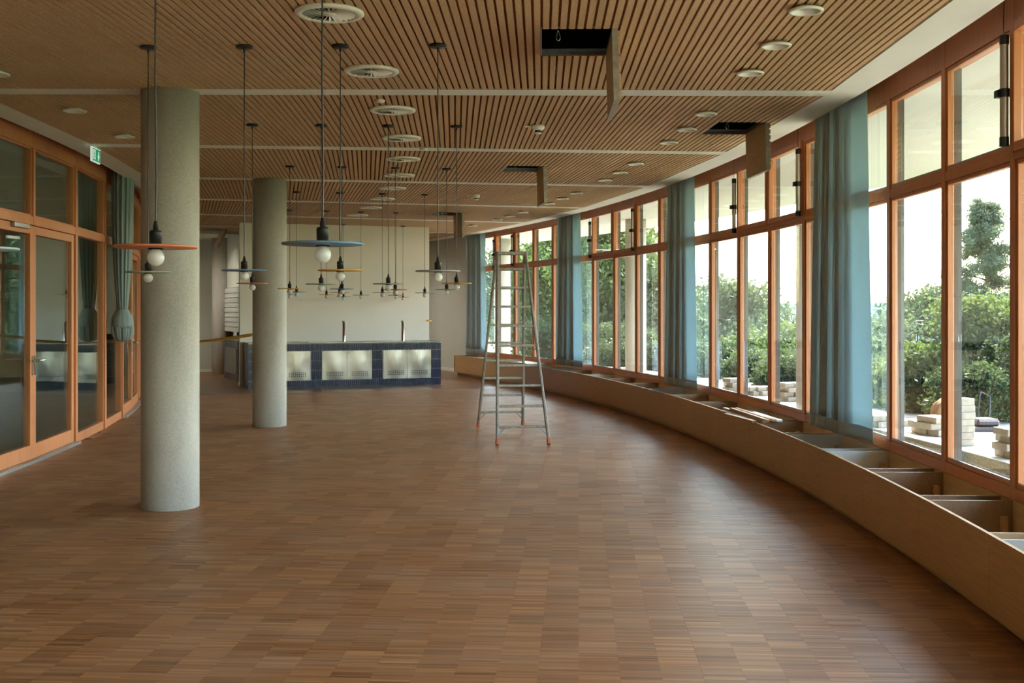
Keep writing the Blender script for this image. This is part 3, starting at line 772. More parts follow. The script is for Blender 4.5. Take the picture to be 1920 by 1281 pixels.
# knotted curtain at the glazed partition
def knotted(t, r, lab, ztop=3.45, zk=1.56, zbot=1.14):
    c = P(r, t); root = empty('knotted_curtain', c + Vector((0, 0, zbot))); tag(root, lab, 'curtain')
    er, et = rad(t), tan_(t)
    def surf(prof, folds, amp, n=96, tw=0.0, sd=0.0):
        mb = MB(); vs = []; fs = []
        for i, (z, a, b_, sh_) in enumerate(prof):
            for k in range(n):
                f = 2*math.pi*k/n; m_ = 1 + amp*(math.sin(folds*f + tw*z + sd) + .5*math.sin((folds*2+3)*f + 2.1*z + sd))
                vs.append(c + et*(a*m_*math.cos(f) + sh_) + er*(b_*m_*math.sin(f)) + Vector((0, 0, z)))
        for i in range(len(prof)-1):
            for k in range(n): fs.append((i*n+k, i*n+(k+1) % n, (i+1)*n+(k+1) % n, (i+1)*n+k))
        fs.append(tuple(range(n-1, -1, -1))); fs.append(tuple(range((len(prof)-1)*n, len(prof)*n)))
        mb.add(vs, fs, True); return mb
    pr = []
    for i in range(15):
        k = i/14; z = ztop + (zk-ztop)*k
        w = .07 + .20*(1-k**2.2)**.8; pr.append((z, w, .062 + .062*(1-k**2.5), .04*(1-k)))
    surf(pr, 13, .10, 110, .6).build('drape', M['curtain_in'], root)
    kn = [(zk+.05, .05, .05, 0), (zk-.0, .11, .09, 0), (zk-.10, .175, .135, 0), (zk-.19, .185, .14, 0), (zk-.235, .17, .13, 0), (zk-.24, .12, .10, 0)]
    surf(kn, 5, .035, 64, 11).build('knot', M['curtain_in'], root)
    tl_ = [(zk-.20, .165, .125, 0), (zk-.27, .165, .13, .0), (zk-.33, .15, .12, .005), (zk-.38, .115, .095, .01), (zbot+.01, .06, .055, .012), (zbot, .02, .02, .012)]
    surf(tl_, 9, .12, 96, 6, 1.0).build('gathered_end', M['curtain_in'], root)
knotted(.1725, 38.10, 'teal grey curtain tied in a big knot beside the glazed partition')
curt2 = None

# ------------------------------------------------------------------ ladder
LO = Vector((-.012, 14.04, 0)); la = Vector((.141, -.990, 0)).normalized(); lw = Vector((.990, .141, 0)).normalized()
lad = empty('step_ladder', LO); tag(lad, 'tall aluminium double step ladder standing free on the parquet', 'ladder')
LH = 2.29
def lp(side, sgn, z, extra=0.0):
    k = z/LH; sp = 1.02*(1-k) + .045*k; hw = .305*(1-k) + .175*k
    return LO + la*(side*sp) + lw*(sgn*hw) + Vector((0, 0, z)) 
for side in (1, -1):
    fr = empty('ladder_side', LO); fr.parent = lad; fr.location = (0, 0, 0)
    for sgn in (-1, 1):
        mb = MB(); mb.beam(lp(side, sgn, .05), lp(side, sgn, LH), .028, .062, la); mb.build('stile', M['alu'], fr, None, .004)
        mb = MB(); mb.beam(lp(side, sgn, .002), lp(side, sgn, .075), .036, .07, la); mb.build('foot', M['foot'], fr, None, .004)
    for i in range(9):
        z = .205 + i*.2345
        mb = MB(); mb.beam(lp(side, -1, z), lp(side, 1, z), .036, .03, ZV); mb.build('rung', M['alu'], fr, None, .005)
    for sgn in (-1, 1):
        a = lp(side, sgn, .10); b_ = lp(side, sgn, .20) - lw*(sgn*.10)
        mb = MB(); mb.tube([a, b_], .004, 6); mb.build('brace', M['steel_grey'], fr)
mb = MB(); mb.beam(lp(1, -1, LH-.01) - lw*.02, lp(1, 1, LH-.01) + lw*.02, .05, .04, ZV); mb.build('top_step', M['alu'], lad, None, .005)
mb = MB(); mb.beam(lp(-1, -1, LH-.01) - lw*.02, lp(-1, 1, LH-.01) + lw*.02, .05, .04, ZV); mb.build('top_step', M['alu'], lad, None, .005)
for sgn in (-1, 1):
    mb = MB(); mb.beam(lp(1, sgn, LH-.12) + lw*(sgn*.018), lp(-1, sgn, LH-.12) + lw*(sgn*.018), .006, .05, ZV); mb.build('hinge', M['steel_grey'], lad)
p0 = lp(1, 1, 1.12); p1 = lp(-1, 1, 1.10); pm = (p0+p1)/2 - Vector((0, 0, .10))
mb = MB(); mb.tube([p0 + (pm-p0)*0, (p0*.25+p1*.05+pm*.7), pm, (p1*.25+p0*.05+pm*.7), p1], .006, 6); mb.build('safety_strap', M['tape'], lad)

# ------------------------------------------------------------------ pendant lamps
def pendant_meshes():
    d = {}
    mb = MB(); mb.lathe([(0, 0), (.056, 0), (.056, -.012), (.05, -.018), (0, -.018)], (0, 0, 0), 24); mb.tube([(0, 0, -.016), (0, 0, -.045)], .006, 8); d['ceiling_rose'] = mb.mesh('ceiling_rose', M['black'])
    mb = MB(); mb.lathe([(0, .093), (.006, .093), (.007, .082), (.009, .078), (.0105, .060), (.020, .058), (.0225, .050), (.021, .004), (.027, .003), (.027, -.011), (0, -.011)], (0, 0, 0), 20); d['lamp_holder'] = mb.mesh('lamp_holder', M['black'])
    prof = [(0, -.008), (.014, -.008), (.016, -.014)]
    for i in range(13):
        a = math.radians(55 - i*145/12); prof.append((.0305*math.cos(a), -.040 + .0305*math.sin(a)))
    prof.append((0, -.0705))
    mb = MB(); mb.lathe(prof, (0, 0, 0), 24); d['bulb'] = mb.mesh('bulb', M['bulb'])
    for k in DISC:
        mb = MB(); mb.lathe([(.02, .003), (.144, .003), (.1475, 0), (.1475, -.003), (.144, -.0055), (.02, -.0055)], (0, 0, 0), 48); d['disc_'+k] = mb.mesh('disc_shade', M['disc_'+k])
    return d
PM = pendant_meshes()
ROWS = [(-.1035, [(40.36, 'grey'), (41.00, 'pale_blue'), (41.64, 'salmon'), (42.235, 'blue')], 'nearest row'),
        (-.0263, [(40.364, 'green'), (41.005, 'blue'), (41.642, 'yellow'), (42.287, 'grey')], 'second row'),
        (.0517, [(40.364, 'salmon'), (41.009, 'green'), (41.642, 'green'), (42.288, 'yellow')], 'third row'),
        (.1291, [(40.381, 'yellow'), (41.012, 'blue'), (41.664, 'salmon'), (42.30, 'green')], 'fourth row'),
        (.2055, [(40.393, 'blue'), (41.029, 'salmon'), (41.671, 'grey'), (42.317, 'grey')], 'fifth row'),
        (.2845, [(40.45, 'grey'), (41.098, 'yellow'), (41.715, 'grey'), (42.354, 'salmon')], 'sixth row'),
        (.3595, [(41.946, 'blue'), (43.217, 'salmon')], 'farthest row')]
CNAME = {'salmon': 'salmon', 'blue': 'dark blue', 'pale_blue': 'pale blue', 'green': 'pale green', 'yellow': 'mustard yellow', 'grey': 'pale grey'}
rng = random.Random(5)
for (t, lamps, rown) in ROWS:
    for li, (r, colk) in enumerate(lamps):
        if rown == 'nearest row' and li == 0: continue
        zd = 1.83 + (rng.random()-.5)*.012 + (.012 if t < 0 else 0); c = P(r, t, zd)
        if rown == 'nearest row': c = {1: Vector((-1.94, 4.05, 1.815)), 2: Vector((-1.290, 4.055, 1.821)), 3: Vector((-.685, 4.05, 1.832))}[li]
        root = empty('pendant_lamp', (c.x, c.y, c.z)); tag(root, 'pendant lamp with %s disc, %s from the left in the %s' % (CNAME[colk], ORD[li], rown), 'pendant lamp', 'disc pendant lamps')
        inst('lamp_holder', PM['lamp_holder'], root, c); inst('disc_shade', PM['disc_'+colk], root, c); inst('bulb', PM['bulb'], root, c)
        rt = Vector((c.x, c.y, H)); inst('ceiling_rose', PM['ceiling_rose'], root, rt)
        mb = MB(); sw = .006*(rng.random()-.5)
        mb.tube([c + Vector((0, 0, .085)), c + Vector((sw, 0, .25)), c + Vector((-sw*.6, 0, .6)), Vector((c.x, c.y, H-.04))], .0032, 6); mb.build('cord', M['black'], root)

# ------------------------------------------------------------------ ceiling fittings
mb = MB(); mb.lathe([(.155, -.014), (.160, -.019), (.195, -.017), (.202, -.010), (.202, .002), (.155, .002), (.155, -.014)], (0, 0, 0), 40); df_ring = mb.mesh('frame', M['rail_white'])
mb = MB(); mb.lathe([(0, -.016), (.040, -.016), (.042, -.012), (.042, .0), (0, .0)], (0, 0, 0), 24); df_hub = mb.mesh('hub', M['rail_white'])
mb = MB()
for i in range(26):
    a = 2*math.pi*i/26; e_ = Vector((math.cos(a), math.sin(a), 0)); s_ = Vector((-math.sin(a), math.cos(a), 0))
    up = (ZV*math.cos(.62) + s_*math.sin(.62)); sd = s_*math.cos(.62) - ZV*math.sin(.62)
    q = [e_*.04 - sd*.003, e_*.158 - sd*.0105, e_*.158 + sd*.0105, e_*.04 + sd*.003]
    mb.add(q + [v + up*.0012 for v in q], [(0, 3, 2, 1), (4, 5, 6, 7), (0, 1, 5, 4), (2, 3, 7, 6), (1, 2, 6, 5)])
df_bl = mb.mesh('blade', M['rail_white'])
mb = MB(); mb.lathe([(.158, -.0005), (.158, .008), (0, .008)], (0, 0, 0), 24); df_void = mb.mesh('duct', M['void'])
for i in range(11):
    t = -.0461 + .0386*i; r = 41.735 + .0003*i*i; c = P(r, t, H)
    if t > .33: break
    root = empty('ceiling_diffuser', c); tag(root, 'round white swirl air diffuser in the ceiling, %s from the near end' % ORD[i], 'air diffuser', 'swirl diffusers in a row')
    inst('frame', df_ring, root, c); inst('hub', df_hub, root, c); inst('duct', df_void, root, c + Vector((0, 0, -.009))); tag(inst('blade', df_bl, root, c + Vector((0, 0, -.012))), kind='stuff')
mb = MB(); mb.lathe([(.074, .0), (.078, -.010), (.096, -.009), (.100, -.003), (.100, .002)], (0, 0, 0), 32); dl_ring = mb.mesh('trim_ring', M['rail_white'])
mb = MB(); mb.lathe([(.076, -.006), (.066, .012), (.052, .024), (0, .026)], (0, 0, 0), 28); dl_ref = mb.mesh('reflector', M['rail_white'])
mb = MB(); mb.lathe([(.050, .016), (.046, .014), (0, .013)], (0, 0, 0), 24); dl_gl = mb.mesh('diffuser_glass', M['bulb'])
dl = []
for i in range(21):
    t = -.0456 + .01940*i
    if (i % 4) == 3: continue          # a white band every fourth module
    if t > .36: continue
    dl.append((44.50 + .09*max(0, t-.15), t, 'in the row along the windows'))
for i, t in enumerate((-.0072, .0323, .0702, .109)): dl.append((38.98, t, 'in the row beside the glazed partition'))
for i, t in enumerate((.264, .3424, .375, .405, .418)): dl.append((38.72, t, 'in the far left ceiling strip'))
cnts = {}
for (r, t, wh) in dl:
    i = cnts.get(wh, 0); cnts[wh] = i+1; c = P(r, t, H)
    root = empty('downlight', c); tag(root, 'round white downlight, %s from the near end %s' % (ORD[i], wh), 'downlight', 'recessed downlights')
    inst('trim_ring', dl_ring, root, c - Vector((0, 0, .018))); inst('reflector', dl_ref, root, c - Vector((0, 0, .018))); inst('diffuser_glass', dl_gl, root, c - Vector((0, 0, .018)))
for (r, t, lab) in [(43.06, .0497, 'white ceiling smoke detector with hanging sensor, the nearer one'), (43.09, .2029, 'small white ceiling smoke detector, the farther one')]:
    c = P(r, t, H); root = empty('smoke_detector', c); tag(root, lab, 'smoke detector', 'smoke detectors')
    mb = MB(); mb.lathe([(0, 0), (.062, 0), (.066, -.012), (.060, -.035), (.040, -.050), (0, -.050)], c, 28); mb.build('body', M['rail_white'], root)
    mb = MB(); mb.lathe([(0, -.048), (.028, -.048), (.030, -.070), (0, -.070)], c, 20); mb.build('sensor_cage', M['black'], root)
    mb = MB(); mb.lathe([(0, -.069), (.034, -.069), (.034, -.080), (0, -.082)], c, 20); mb.build('sensor_cap', M['rail_white'], root)
    a = c - rad(t)*.10 + Vector((0, 0, -.013)); mb = MB(); mb.beam(a - rad(t)*.03, c + Vector((0, 0, -.013)), .03, .012); mb.build('cable_box', M['rail_white'], root, None, .003)
for (r, t, lab) in [(41.666, .0206, 'small flat white sensor disc between the diffusers, the nearer one'), (41.967, .0885, 'small flat white sensor disc on the white band')]:
    c = P(r, t, H); mb = MB(); mb.lathe([(0, 0), (.045, 0), (.045, -.006), (.036, -.018), (0, -.020)], c, 24); o = mb.build('ceiling_sensor', M['rail_white'], None, c); tag(o, lab, 'sensor', 'ceiling sensors')

# open ceiling hatches with hanging flaps
hl = ['nearest open ceiling hatch with a flap hanging down beside black void', 'open ceiling hatch right by the window margin with a wide hanging flap', 'open ceiling hatch in the middle of the hall with its flap down', 'small far open ceiling hatch above the ladder area', 'open ceiling hatch at the far left behind the front column']
for hi, (k, u0, u1, v0, v1) in enumerate(HATCH):
    ph = bay_mid(k); er, et = rad(ph), tan_(ph); base = Vector((CX, CY, 0))
    def hb(mb, ua, ub, va, vb, z0, z1):
        c = base + er*((ua+ub)/2) + et*((va+vb)/2); mb.obox((c.x, c.y, (z0+z1)/2), er, et, ZV, (ub-ua)/2, (vb-va)/2, (z1-z0)/2)
    cc = base + er*((u0+u1)/2) + et*((v0+v1)/2)
    root = empty('ceiling_hatch', (cc.x, cc.y, H)); tag(root, hl[hi], 'ceiling hatch', 'open ceiling hatches')
    mb = MB(); hb(mb, u0-.004, u0, v0, v1, H+.004, H+.05); hb(mb, u1, u1+.004, v0, v1, H+.004, H+.05); hb(mb, u0, u1, v0-.004, v0, H+.004, H+.05); hb(mb, u0, u1, v1, v1+.004, H+.004, H+.05); mb.build('rim', M['steel_grey'], root)
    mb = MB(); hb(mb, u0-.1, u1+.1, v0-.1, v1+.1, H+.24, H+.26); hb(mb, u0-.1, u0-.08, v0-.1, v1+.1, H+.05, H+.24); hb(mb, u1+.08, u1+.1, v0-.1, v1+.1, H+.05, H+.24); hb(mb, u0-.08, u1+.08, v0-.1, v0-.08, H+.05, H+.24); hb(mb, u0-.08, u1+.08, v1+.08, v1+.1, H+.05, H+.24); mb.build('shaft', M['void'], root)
    # flap: hinged along the window side, hanging with a slight lean
    tilt = {0: .03, 1: .02, 2: .02, 3: .02, 4: -.42}[hi]
    dn = (-ZV*math.cos(tilt) - er*math.sin(abs(tilt)) if hi == 4 else -ZV*math.cos(tilt) + er*math.sin(tilt)); no = et.cross(dn).normalized()
    if no.dot(er) < 0: no = -no
    FLN = .44; hp = base + er*(u1-.004) + Vector((0, 0, H))
    mb = MB(); c = hp + et*((v0+v1)/2) + dn*(FLN/2) + no*.008; mb.obox(c, et, dn, no, (v1-v0)/2, FLN/2, .008); flap = mb.build('flap', M['brown_board' if False else 'ply'], root)
    for i in range(8):
        mb = MB(); c = hp + et*((v0+v1)/2) + dn*(.03 + i*PITCH) + no*.030; mb.obox(c, et, dn, no, (v1-v0)/2, SLW/2, .014); mb.build('slat', M['chip'], flap)
    mb = MB(); c = hp + et*((v0+v1)/2) + dn*(FLN+.003) + no*.012; mb.obox(c, et, dn, no, (v1-v0)/2, .003, .018)
    c = hp + et*(v0-.003) + dn*(FLN/2) + no*.012; mb.obox(c, et, dn, no, .003, FLN/2, .018); mb.build('metal_edge', M['alu'], flap)
    # carabiner on a wire at the latch side
    w0 = base + er*(u0+.09) + et*(v0+.12) + Vector((0, 0, H+.12)); w1 = w0 + Vector((.015, 0, -.10)); mb = MB()
    mb.tube([w0, w1], .002, 5); lp_ = [w1 + er*(.011*math.sin(a_)*(1.25 if math.cos(a_) < 0 else .8)) + Vector((0, 0, -.032 + .032*math.cos(a_))) for a_ in [i*2*math.pi/14 for i in range(15)]]
    mb.tube(lp_, .0028, 6, False); mb.build('carabiner', M['chrome'], root)
    w0 = base + er*(u0+.07) + et*(v1+.06) + Vector((0, 0, H)); mb = MB(); mb.tube([w0, w0 + Vector((.02, 0, -.05))], .0012, 5)
    lp_ = [w0 + Vector((.02, 0, -.05)) + er*(.011*math.sin(a_)) + Vector((0, 0, -.03 + .03*math.cos(a_))) for a_ in [i*2*math.pi/12 for i in range(13)]]; mb.tube(lp_, .0016, 5, False); mb.build('wire_loop', M['steel_grey'], root)

# ------------------------------------------------------------------ exit sign
t = .0924; c = P(38.45, t, H-.095); er, et = rad(t), tan_(t)
root = empty('exit_sign', P(38.45, t, H)); tag(root, 'green lit emergency exit sign with running figure and down arrow', 'exit sign')
m, nt_n = new_mat('sign_white'); bs = principled(nt_n, (.8, .82, .8), .4); bs.inputs['Emission Color'].default_value = (.8, .9, .86, 1); bs.inputs['Emission Strength'].default_value = .06; M['sw'] = m
m, nt_n = new_mat('sign_green'); bs = principled(nt_n, (.0, .25, .11), .4); bs.inputs['Emission Color'].default_value = (.0, .35, .15, 1); bs.inputs['Emission Strength'].default_value = .07; M['sg'] = m
def sign_poly(poly, d, mat, name, par):
    mb = MB(); mb.prism(poly, c + er*d, -et, ZV, er, .0012); return mb.build(name, M[mat], par)
mb = MB(); mb.obox(c, et, er, ZV, .155, .011, .078); body = mb.build('housing', M['sw'], root, None, .002)
mb = MB(); mb.obox(c + Vector((0, 0, .088)), et, er, ZV, .05, .008, .012); mb.build('bracket', M['rail_white'], root)
# as seen from the hall the far end is on the right: x runs along +tangent
def R_(x0, x1, z0, z1): return [(-x0, z0), (-x0, z1), (-x1, z1), (-x1, z0)][::-1]
sign_poly(R_(-.143, .143, -.066, .066), .0112, 'sg', 'panel', root)
sign_poly(R_(-.125, -.035, -.05, .055), .0126, 'sw', 'doorway', root)
sign_poly([(-.085, -.052), (-.060, -.052), (-.060, .0), (-.020, .0), (-.075+.0, -.052)][:3] + [(-.085, .0)], .0126, 'sw', 'arrow_shaft', root)
def PX(pts): return [(-x, z) for x, z in pts]
sign_poly(PX([(.062, .045), (.088, .045), (.088, -.005), (.062, -.005)]), .0127, 'sw', 'arrow_shaft', root)
sign_poly(PX([(.035, .002), (.115, .002), (.075, -.05)]), .0127, 'sw', 'arrow_head', root)
sign_poly(PX([(-.070+.010*math.cos(a), .038+.010*math.sin(a)) for a in [i*math.pi/5 for i in range(10)]]), .0140, 'sg', 'figure', root)
sign_poly(PX([(-.088, .022), (-.062, .026), (-.066, -.008), (-.050, -.030), (-.058, -.034), (-.080, -.010)]), .0140, 'sg', 'figure', root)
sign_poly(PX([(-.110, .005), (-.086, .022), (-.080, .016), (-.104, -.002)]), .0140, 'sg', 'figure', root)
sign_poly(PX([(-.112, -.044), (-.105, -.046), (-.082, -.018), (-.084, -.006)]), .0140, 'sg', 'figure', root)

# ------------------------------------------------------------------ window openers
def opener(n, side, z0, z1, lab, rr=.024):
    t = tm(n); e = tan_(t); c = P(RW-.045, t) + e*side
    root = empty('window_opener', c + Vector((0, 0, z0))); tag(root, lab, 'window opener', 'tubular window openers')
    mb = MB(); mb.tube([c + Vector((0, 0, z0+.05)), c + Vector((0, 0, z1-.05))], rr, 14); mb.build('tube', M['tube'], root)
    mb = MB(); mb.tube([c + Vector((0, 0, z0)), c + Vector((0, 0, z0+.055))], rr+.003, 14); mb.build('end_cap', M['black'], root)
    mb = MB(); mb.tube([c + Vector((0, 0, z1-.055)), c + Vector((0, 0, z1))], rr+.003, 14); mb.build('end_cap', M['black'], root)
    zc = z0 + (z1-z0)*.48; mb = MB(); mb.tube([c + Vector((0, 0, zc-.025)), c + Vector((0, 0, zc+.025))], rr+.006, 14); q = c + Vector((0, 0, zc)) + e*.035 - rad(t)*.015; mb.obox(q, e, rad(t), ZV, .025, .022, .022); mb.build('clamp', M['black'], root)
    mb = MB(); mb.tube([c + Vector((0, 0, z1)), c + Vector((0, 0, z1+.06)) + e*.012, c + Vector((0, 0, 3.5)) - e*.006], .0025, 6); mb.build('cable', M['black'], root)
opener(-2, .0, 2.56, 3.22, 'large bronze tube window opener at the upper right picture edge')
opener(2, .02, 2.52, 3.20, 'tube window opener just left of the nearest curtain')
opener(4, .0, 2.50, 3.16, 'tube window opener under the hanging ceiling flap near the window')
opener(8, .02, 2.52, 3.20, 'tube window opener right of the third curtain, on the right post')
opener(10, .0, 2.50, 3.16, 'tube window opener right of the third curtain, on the left post')
opener(14, .02, 2.52, 3.20, 'tube window opener above the ladder top')
opener(15, .02, 2.50, 3.16, 'farthest tube window opener, left of the ladder top')

# ------------------------------------------------------------------ barrier tape
def ribbon(pts, w, lab):
    mb = MB(); vs = []; fs = []
    for i, (p, tw) in enumerate(pts):
        p = Vector(p); up = ZV*math.cos(tw) + Vector((0, 1, 0))*math.sin(tw)
        vs += [p - up*w/2, p + up*w/2]
    for i in range(len(pts)-1): q = 2*i; fs.append((q, q+2, q+3, q+1))
    mb.add(vs, fs, True); o = mb.build('barrier_tape', M['tape'], None, pts[0][0]); s = o.modifiers.new('thickness', 'SOLIDIFY'); s.thickness = .001
    tag(o, lab, 'barrier tape', 'yellow barrier tape')
c2_ = P(40.04, .1676); a = c2_ + Vector((-.222, -.06, 1.235)); bq = Vector((-5.92, 17.75, 1.07))
ribbon([(a.lerp(bq, k/12) + Vector((0, 0, -.12*math.sin(math.pi*k/12)*.5)), .1 + 1.25*min(1, k/9)) for k in range(13)], .045, 'yellow barrier tape strung left from the middle column')
q = K(4.06, .85, 1.33); ribbon([(q + ex*(-.07), .6), (q + ex*(-.02) + Vector((0, 0, -.006)), .9), (q + ex*.03 + Vector((0, 0, -.012)), 1.1)], .035, 'short piece of yellow tape at the right edge of the pale wall')

# ------------------------------------------------------------------ outside: soffit, posts, terrace
b = MB(); b.arc(46.0, 49.25, T0, .60, 3.46, 3.62, 50); w = b.build('ceiling_canopy', M['soffit'], None, P(47, 0, 3.5)); tag(w, 'white soffit of the canopy outside the windows', kind='structure')
for (k, lab) in ((2, 'white outdoor post behind the nearest curtain'), (4, 'white outdoor post seen through the middle windows'), (6, 'pale outdoor post behind the ladder'), (0, 'white outdoor post beyond the right picture edge')):
    t = AX0 + k*BAY; c = P(47.82, t, -.1); mb = MB(); mb.lathe([(0, -.15), (.22, -.15), (.22, 3.57), (0, 3.57)], c, 32); o = mb.build('canopy_post', M['concrete_ext'], None, c); tag(o, lab, 'post', 'canopy posts')
b = MB(); b.arc(46.0, 48.0, T0, .62, -.35, -.16, 50); w = b.build('floor_gravel', M['gravel'], None, P(47, 0, -.2)); tag(w, 'gravel strip between windows and terrace', kind='structure')
terr = empty('floor_terrace', P(49.2, .1, 0)); tag(terr, 'sunlit paved terrace outside', kind='structure')
b = MB(); b.arc(47.97, 50.33, T0, .62, -.4, -.012, 60); b.build('kerb_bed', M['gravel'], terr)
rg = random.Random(3)
fld = MB()
for i in range(72):
    ta = T0 + i*.0131
    for j in range(4):
        r0 = 47.97 + j*.585; dz = rg.uniform(-.003, .003)
        if -.06 < ta < .20:
            mb = MB(); mb.arc(r0+.004, r0+.581, ta+.00008, ta+.0130, -.05, dz, 1); mb.build('terrace_slab', M['slab'], terr)
        else: fld.arc(r0+.004, r0+.581, ta+.00008, ta+.0130, -.05, dz, 1)
tag(fld.build('slab_field', M['slab'], terr), kind='stuff')
# land beyond
b = MB(); vs = []; fs = []
nx, ny = 40, 60
for j in range(ny+1):
    for i in range(nx+1):
        r = 50.2 + (j/ny)**2.2*900; t = -1.2 + 2.4*i/nx
        p = P(r, t); z = -.06 - .045*min(r-50.2, 120) ; vs.append((p.x, p.y, z))
for j in range(ny):
    for i in range(nx): q = j*(nx+1)+i; fs.append((q, q+nx+1, q+nx+2, q+1))
b.add(vs, fs, True); w = b.build('floor_land', M['lawn'], None, (60, 20, -1)); tag(w, 'green land falling away beyond the terrace', kind='structure')
b = MB(); vs = []; fs = []
rg = random.Random(11)
nn = 160
for i in range(nn+1):
    t = -.5 + 2.2*i/nn; base = Vector((math.cos(t), math.sin(t), 0))
    hgt = 8.5 + 1.6*math.sin(t*7+1) + 1.0*math.sin(t*23) + rg.uniform(-.4, .4)
    vs += [tuple(base*1250 + Vector((0, 0, -25))), tuple(base*1300 + Vector((0, 0, hgt))), tuple(base*1500 + Vector((0, 0, hgt*.9)))]
for i in range(nn):
    q = 3*i; fs += [(q, q+3, q+4, q+1), (q+1, q+4, q+5, q+2)]
b.add(vs, fs, False); o = b.build('hill_ridge', M['hazy_forest'], None, (1000, 800, -20)); tag(o, 'long haze-tinted wooded ridge on the horizon', 'hill')

# paver stacks on the terrace
PV = MB(); PV.box(-.145, .145, -.095, .095, 0, .078); pv_me = None
bmx = bmesh.new(); bmesh.ops.create_cube(bmx, size=1); bmesh.ops.scale(bmx, vec=(.29, .19, .078), verts=bmx.verts); bmesh.ops.translate(bmx, vec=(0, 0, .039), verts=bmx.verts)
bmesh.ops.bevel(bmx, geom=bmx.edges[:], offset=.006, segments=1, affect='EDGES'); pv_me = bpy.data.meshes.new('paver_block'); bmx.to_mesh(pv_me); pv_me.materials.append(M['paver'])
def stack(px, py, layers, lab, per=2, rot=.2, D=None, tone='grey'):
    D = D or FPX*1.6/(py-577); c = Vector(((px-960)*D/FPX, D, 0)); rg = random.Random(int(px))
    for l in range(layers):
        for s_ in range(per):
            r_ = rot + (math.pi/2 if l % 2 and per == 2 else 0) + rg.uniform(-.05, .05)
            d_ = Vector((-math.sin(r_), math.cos(r_), 0))*(.1*(s_*2-1) if per == 2 else 0)
            o = bpy.data.objects.new('paver_block', pv_me); COL.objects.link(o); o.location = c + d_ + Vector((rg.uniform(-.01, .01), rg.uniform(-.01, .01), .0035+l*.0785)); o.rotation_euler = (0, 0, r_)
            lay = 'only' if layers == 1 else 'top' if l == layers-1 else 'bottom' if l == 0 else ORD[l]
            tag(o, '%s paver, %s layer%s, %s' % (tone, lay, '' if per == 1 else (' near half' if (d_.y + d_.x*.2) < 0 else ' far half'), lab), 'paver', 'pavers stacked on the terrace')
stack(1755, 816, 3, 'low stack left of the brown sack', 2, .35)
stack(1738, 812, 2, 'two-layer pile beside the low stack', 2, .0)
stack(1798, 836, 7, 'tall narrow stack before the brown sack', 1, .3)
stack(1906, 858, 4, 'stack at the right picture edge', 2, .1)
stack(1652, 800, 2, 'small stack right of nearest curtain', 2, .2)
stack(1690, 799, 1, 'lying alone right of nearest curtain', 1, .2)
stack(1379, 742, 4, 'stack second window right of the second curtain', 2, .3)
stack(1412, 741, 2, 'left part of the wide low stack', 2, .5)
stack(1428, 741, 2, 'right part of the wide low stack', 2, .5)
stack(1466, 748, 2, 'low stack left of nearest curtain', 2, .2)
stack(1482, 752, 4, 'high stack left of nearest curtain', 2, .3)
stack(1224, 712, 2, 'far stack left of second curtain', 2, .3)
stack(1160, 702, 2, 'farthest stack beside the white post', 2, .3)
# brown sack draped over a heap
D = 14.35; c = Vector(((1784-960)*D/FPX, D, 0)); mb = MB(); rg = random.Random(8); vs = []; fs = []
nu, nv = 40, 14
for j in range(nv+1):
    k = j/nv
    for i in range(nu):
        a = 2*math.pi*i/nu; rr = .265*math.cos(k*math.pi/2)**.55*(1 + .07*math.sin(5*a+k*3) + .05*math.sin(11*a - k*5))
        vs.append(c + Vector((rr*1.0*math.cos(a), rr*.7*math.sin(a),   .08 + .36*math.sin(k*math.pi/2) + .02*math.sin(3*a+2*k))))
for j in range(nv):
    for i in range(nu): fs.append((j*nu+i, j*nu+(i+1) % nu, (j+1)*nu+(i+1) % nu, (j+1)*nu+i))
mb.add(vs, fs, True)
skirt = []
for i in range(nu):
    a = 2*math.pi*i/nu; rr = .24*(1+.08*math.sin(7*a)); skirt.append(c + Vector((rr*math.cos(a), rr*.7*math.sin(a), .0)))
o0 = len(mb.v); mb.v += [tuple(v) for v in skirt]
for i in range(nu): mb.f.append((o0+i, o0+(i+1) % nu, (i+1) % nu, i)); mb.smooth.append(True)
o = mb.build('sack_cover', M['sack'], None, c); tag(o, 'brown sack draped over a heap behind the paver stacks', 'sack')
# plate compactor at the hedge
D = 14.6; c = Vector(((1846-960)*D/FPX, D, 0)); root = empty('plate_compactor', c); tag(root, 'small dark plate compactor with a raised handle by the hedge', 'machine')
mb = MB(); mb.box(c.x-.22, c.x+.22, c.y-.2, c.y+.2, 0.004, .06); mb.build('base_plate', M['machine'], root, None, .01)
mb = MB(); mb.box(c.x-.16, c.x+.14, c.y-.16, c.y+.16, .06, .16); mb.build('engine', M['machine'], root, None, .03)
mb = MB(); mb.tube([c + Vector((-.05, .1, .1)), c + Vector((.02, .2, .42)), c + Vector((.06, .25, .48))], .009, 8); mb.tube([c + Vector((.1, .1, .1)), c + Vector((.16, .2, .42)), c + Vector((.06, .25, .48))], .009, 8); mb.build('handle', M['machine'], root)

# neighbour's roof with flue
D = 48.0; c = Vector(((1712-960)*D/FPX, D, 0)); root = empty('neighbour_house', (c.x, c.y, -2.5)); tag(root, 'dark roofed neighbouring house with a thin flue among the trees', 'house')
mb = MB(); mb.box(c.x-2.2, c.x+2.2, c.y-2, c.y+4, -2.5, -.4); mb.build('wall', M['concrete_ext'], root)
mb = MB(); mb.prism([(-2.5, 0), (2.5, 0), (2.5, .12), (0, .55), (-2.5, .12)], c + Vector((0, -2.3, -.4)), Vector((1, 0, 0)), ZV, Vector((0, 1, 0)), 6.6); mb.build('roof', M['roof'], root)
mb = MB(); mb.tube([c + Vector((.05, 0, -.1)), c + Vector((.05, 0, 1.05))], .09, 10); mb.build('flue', M['roof'], root)

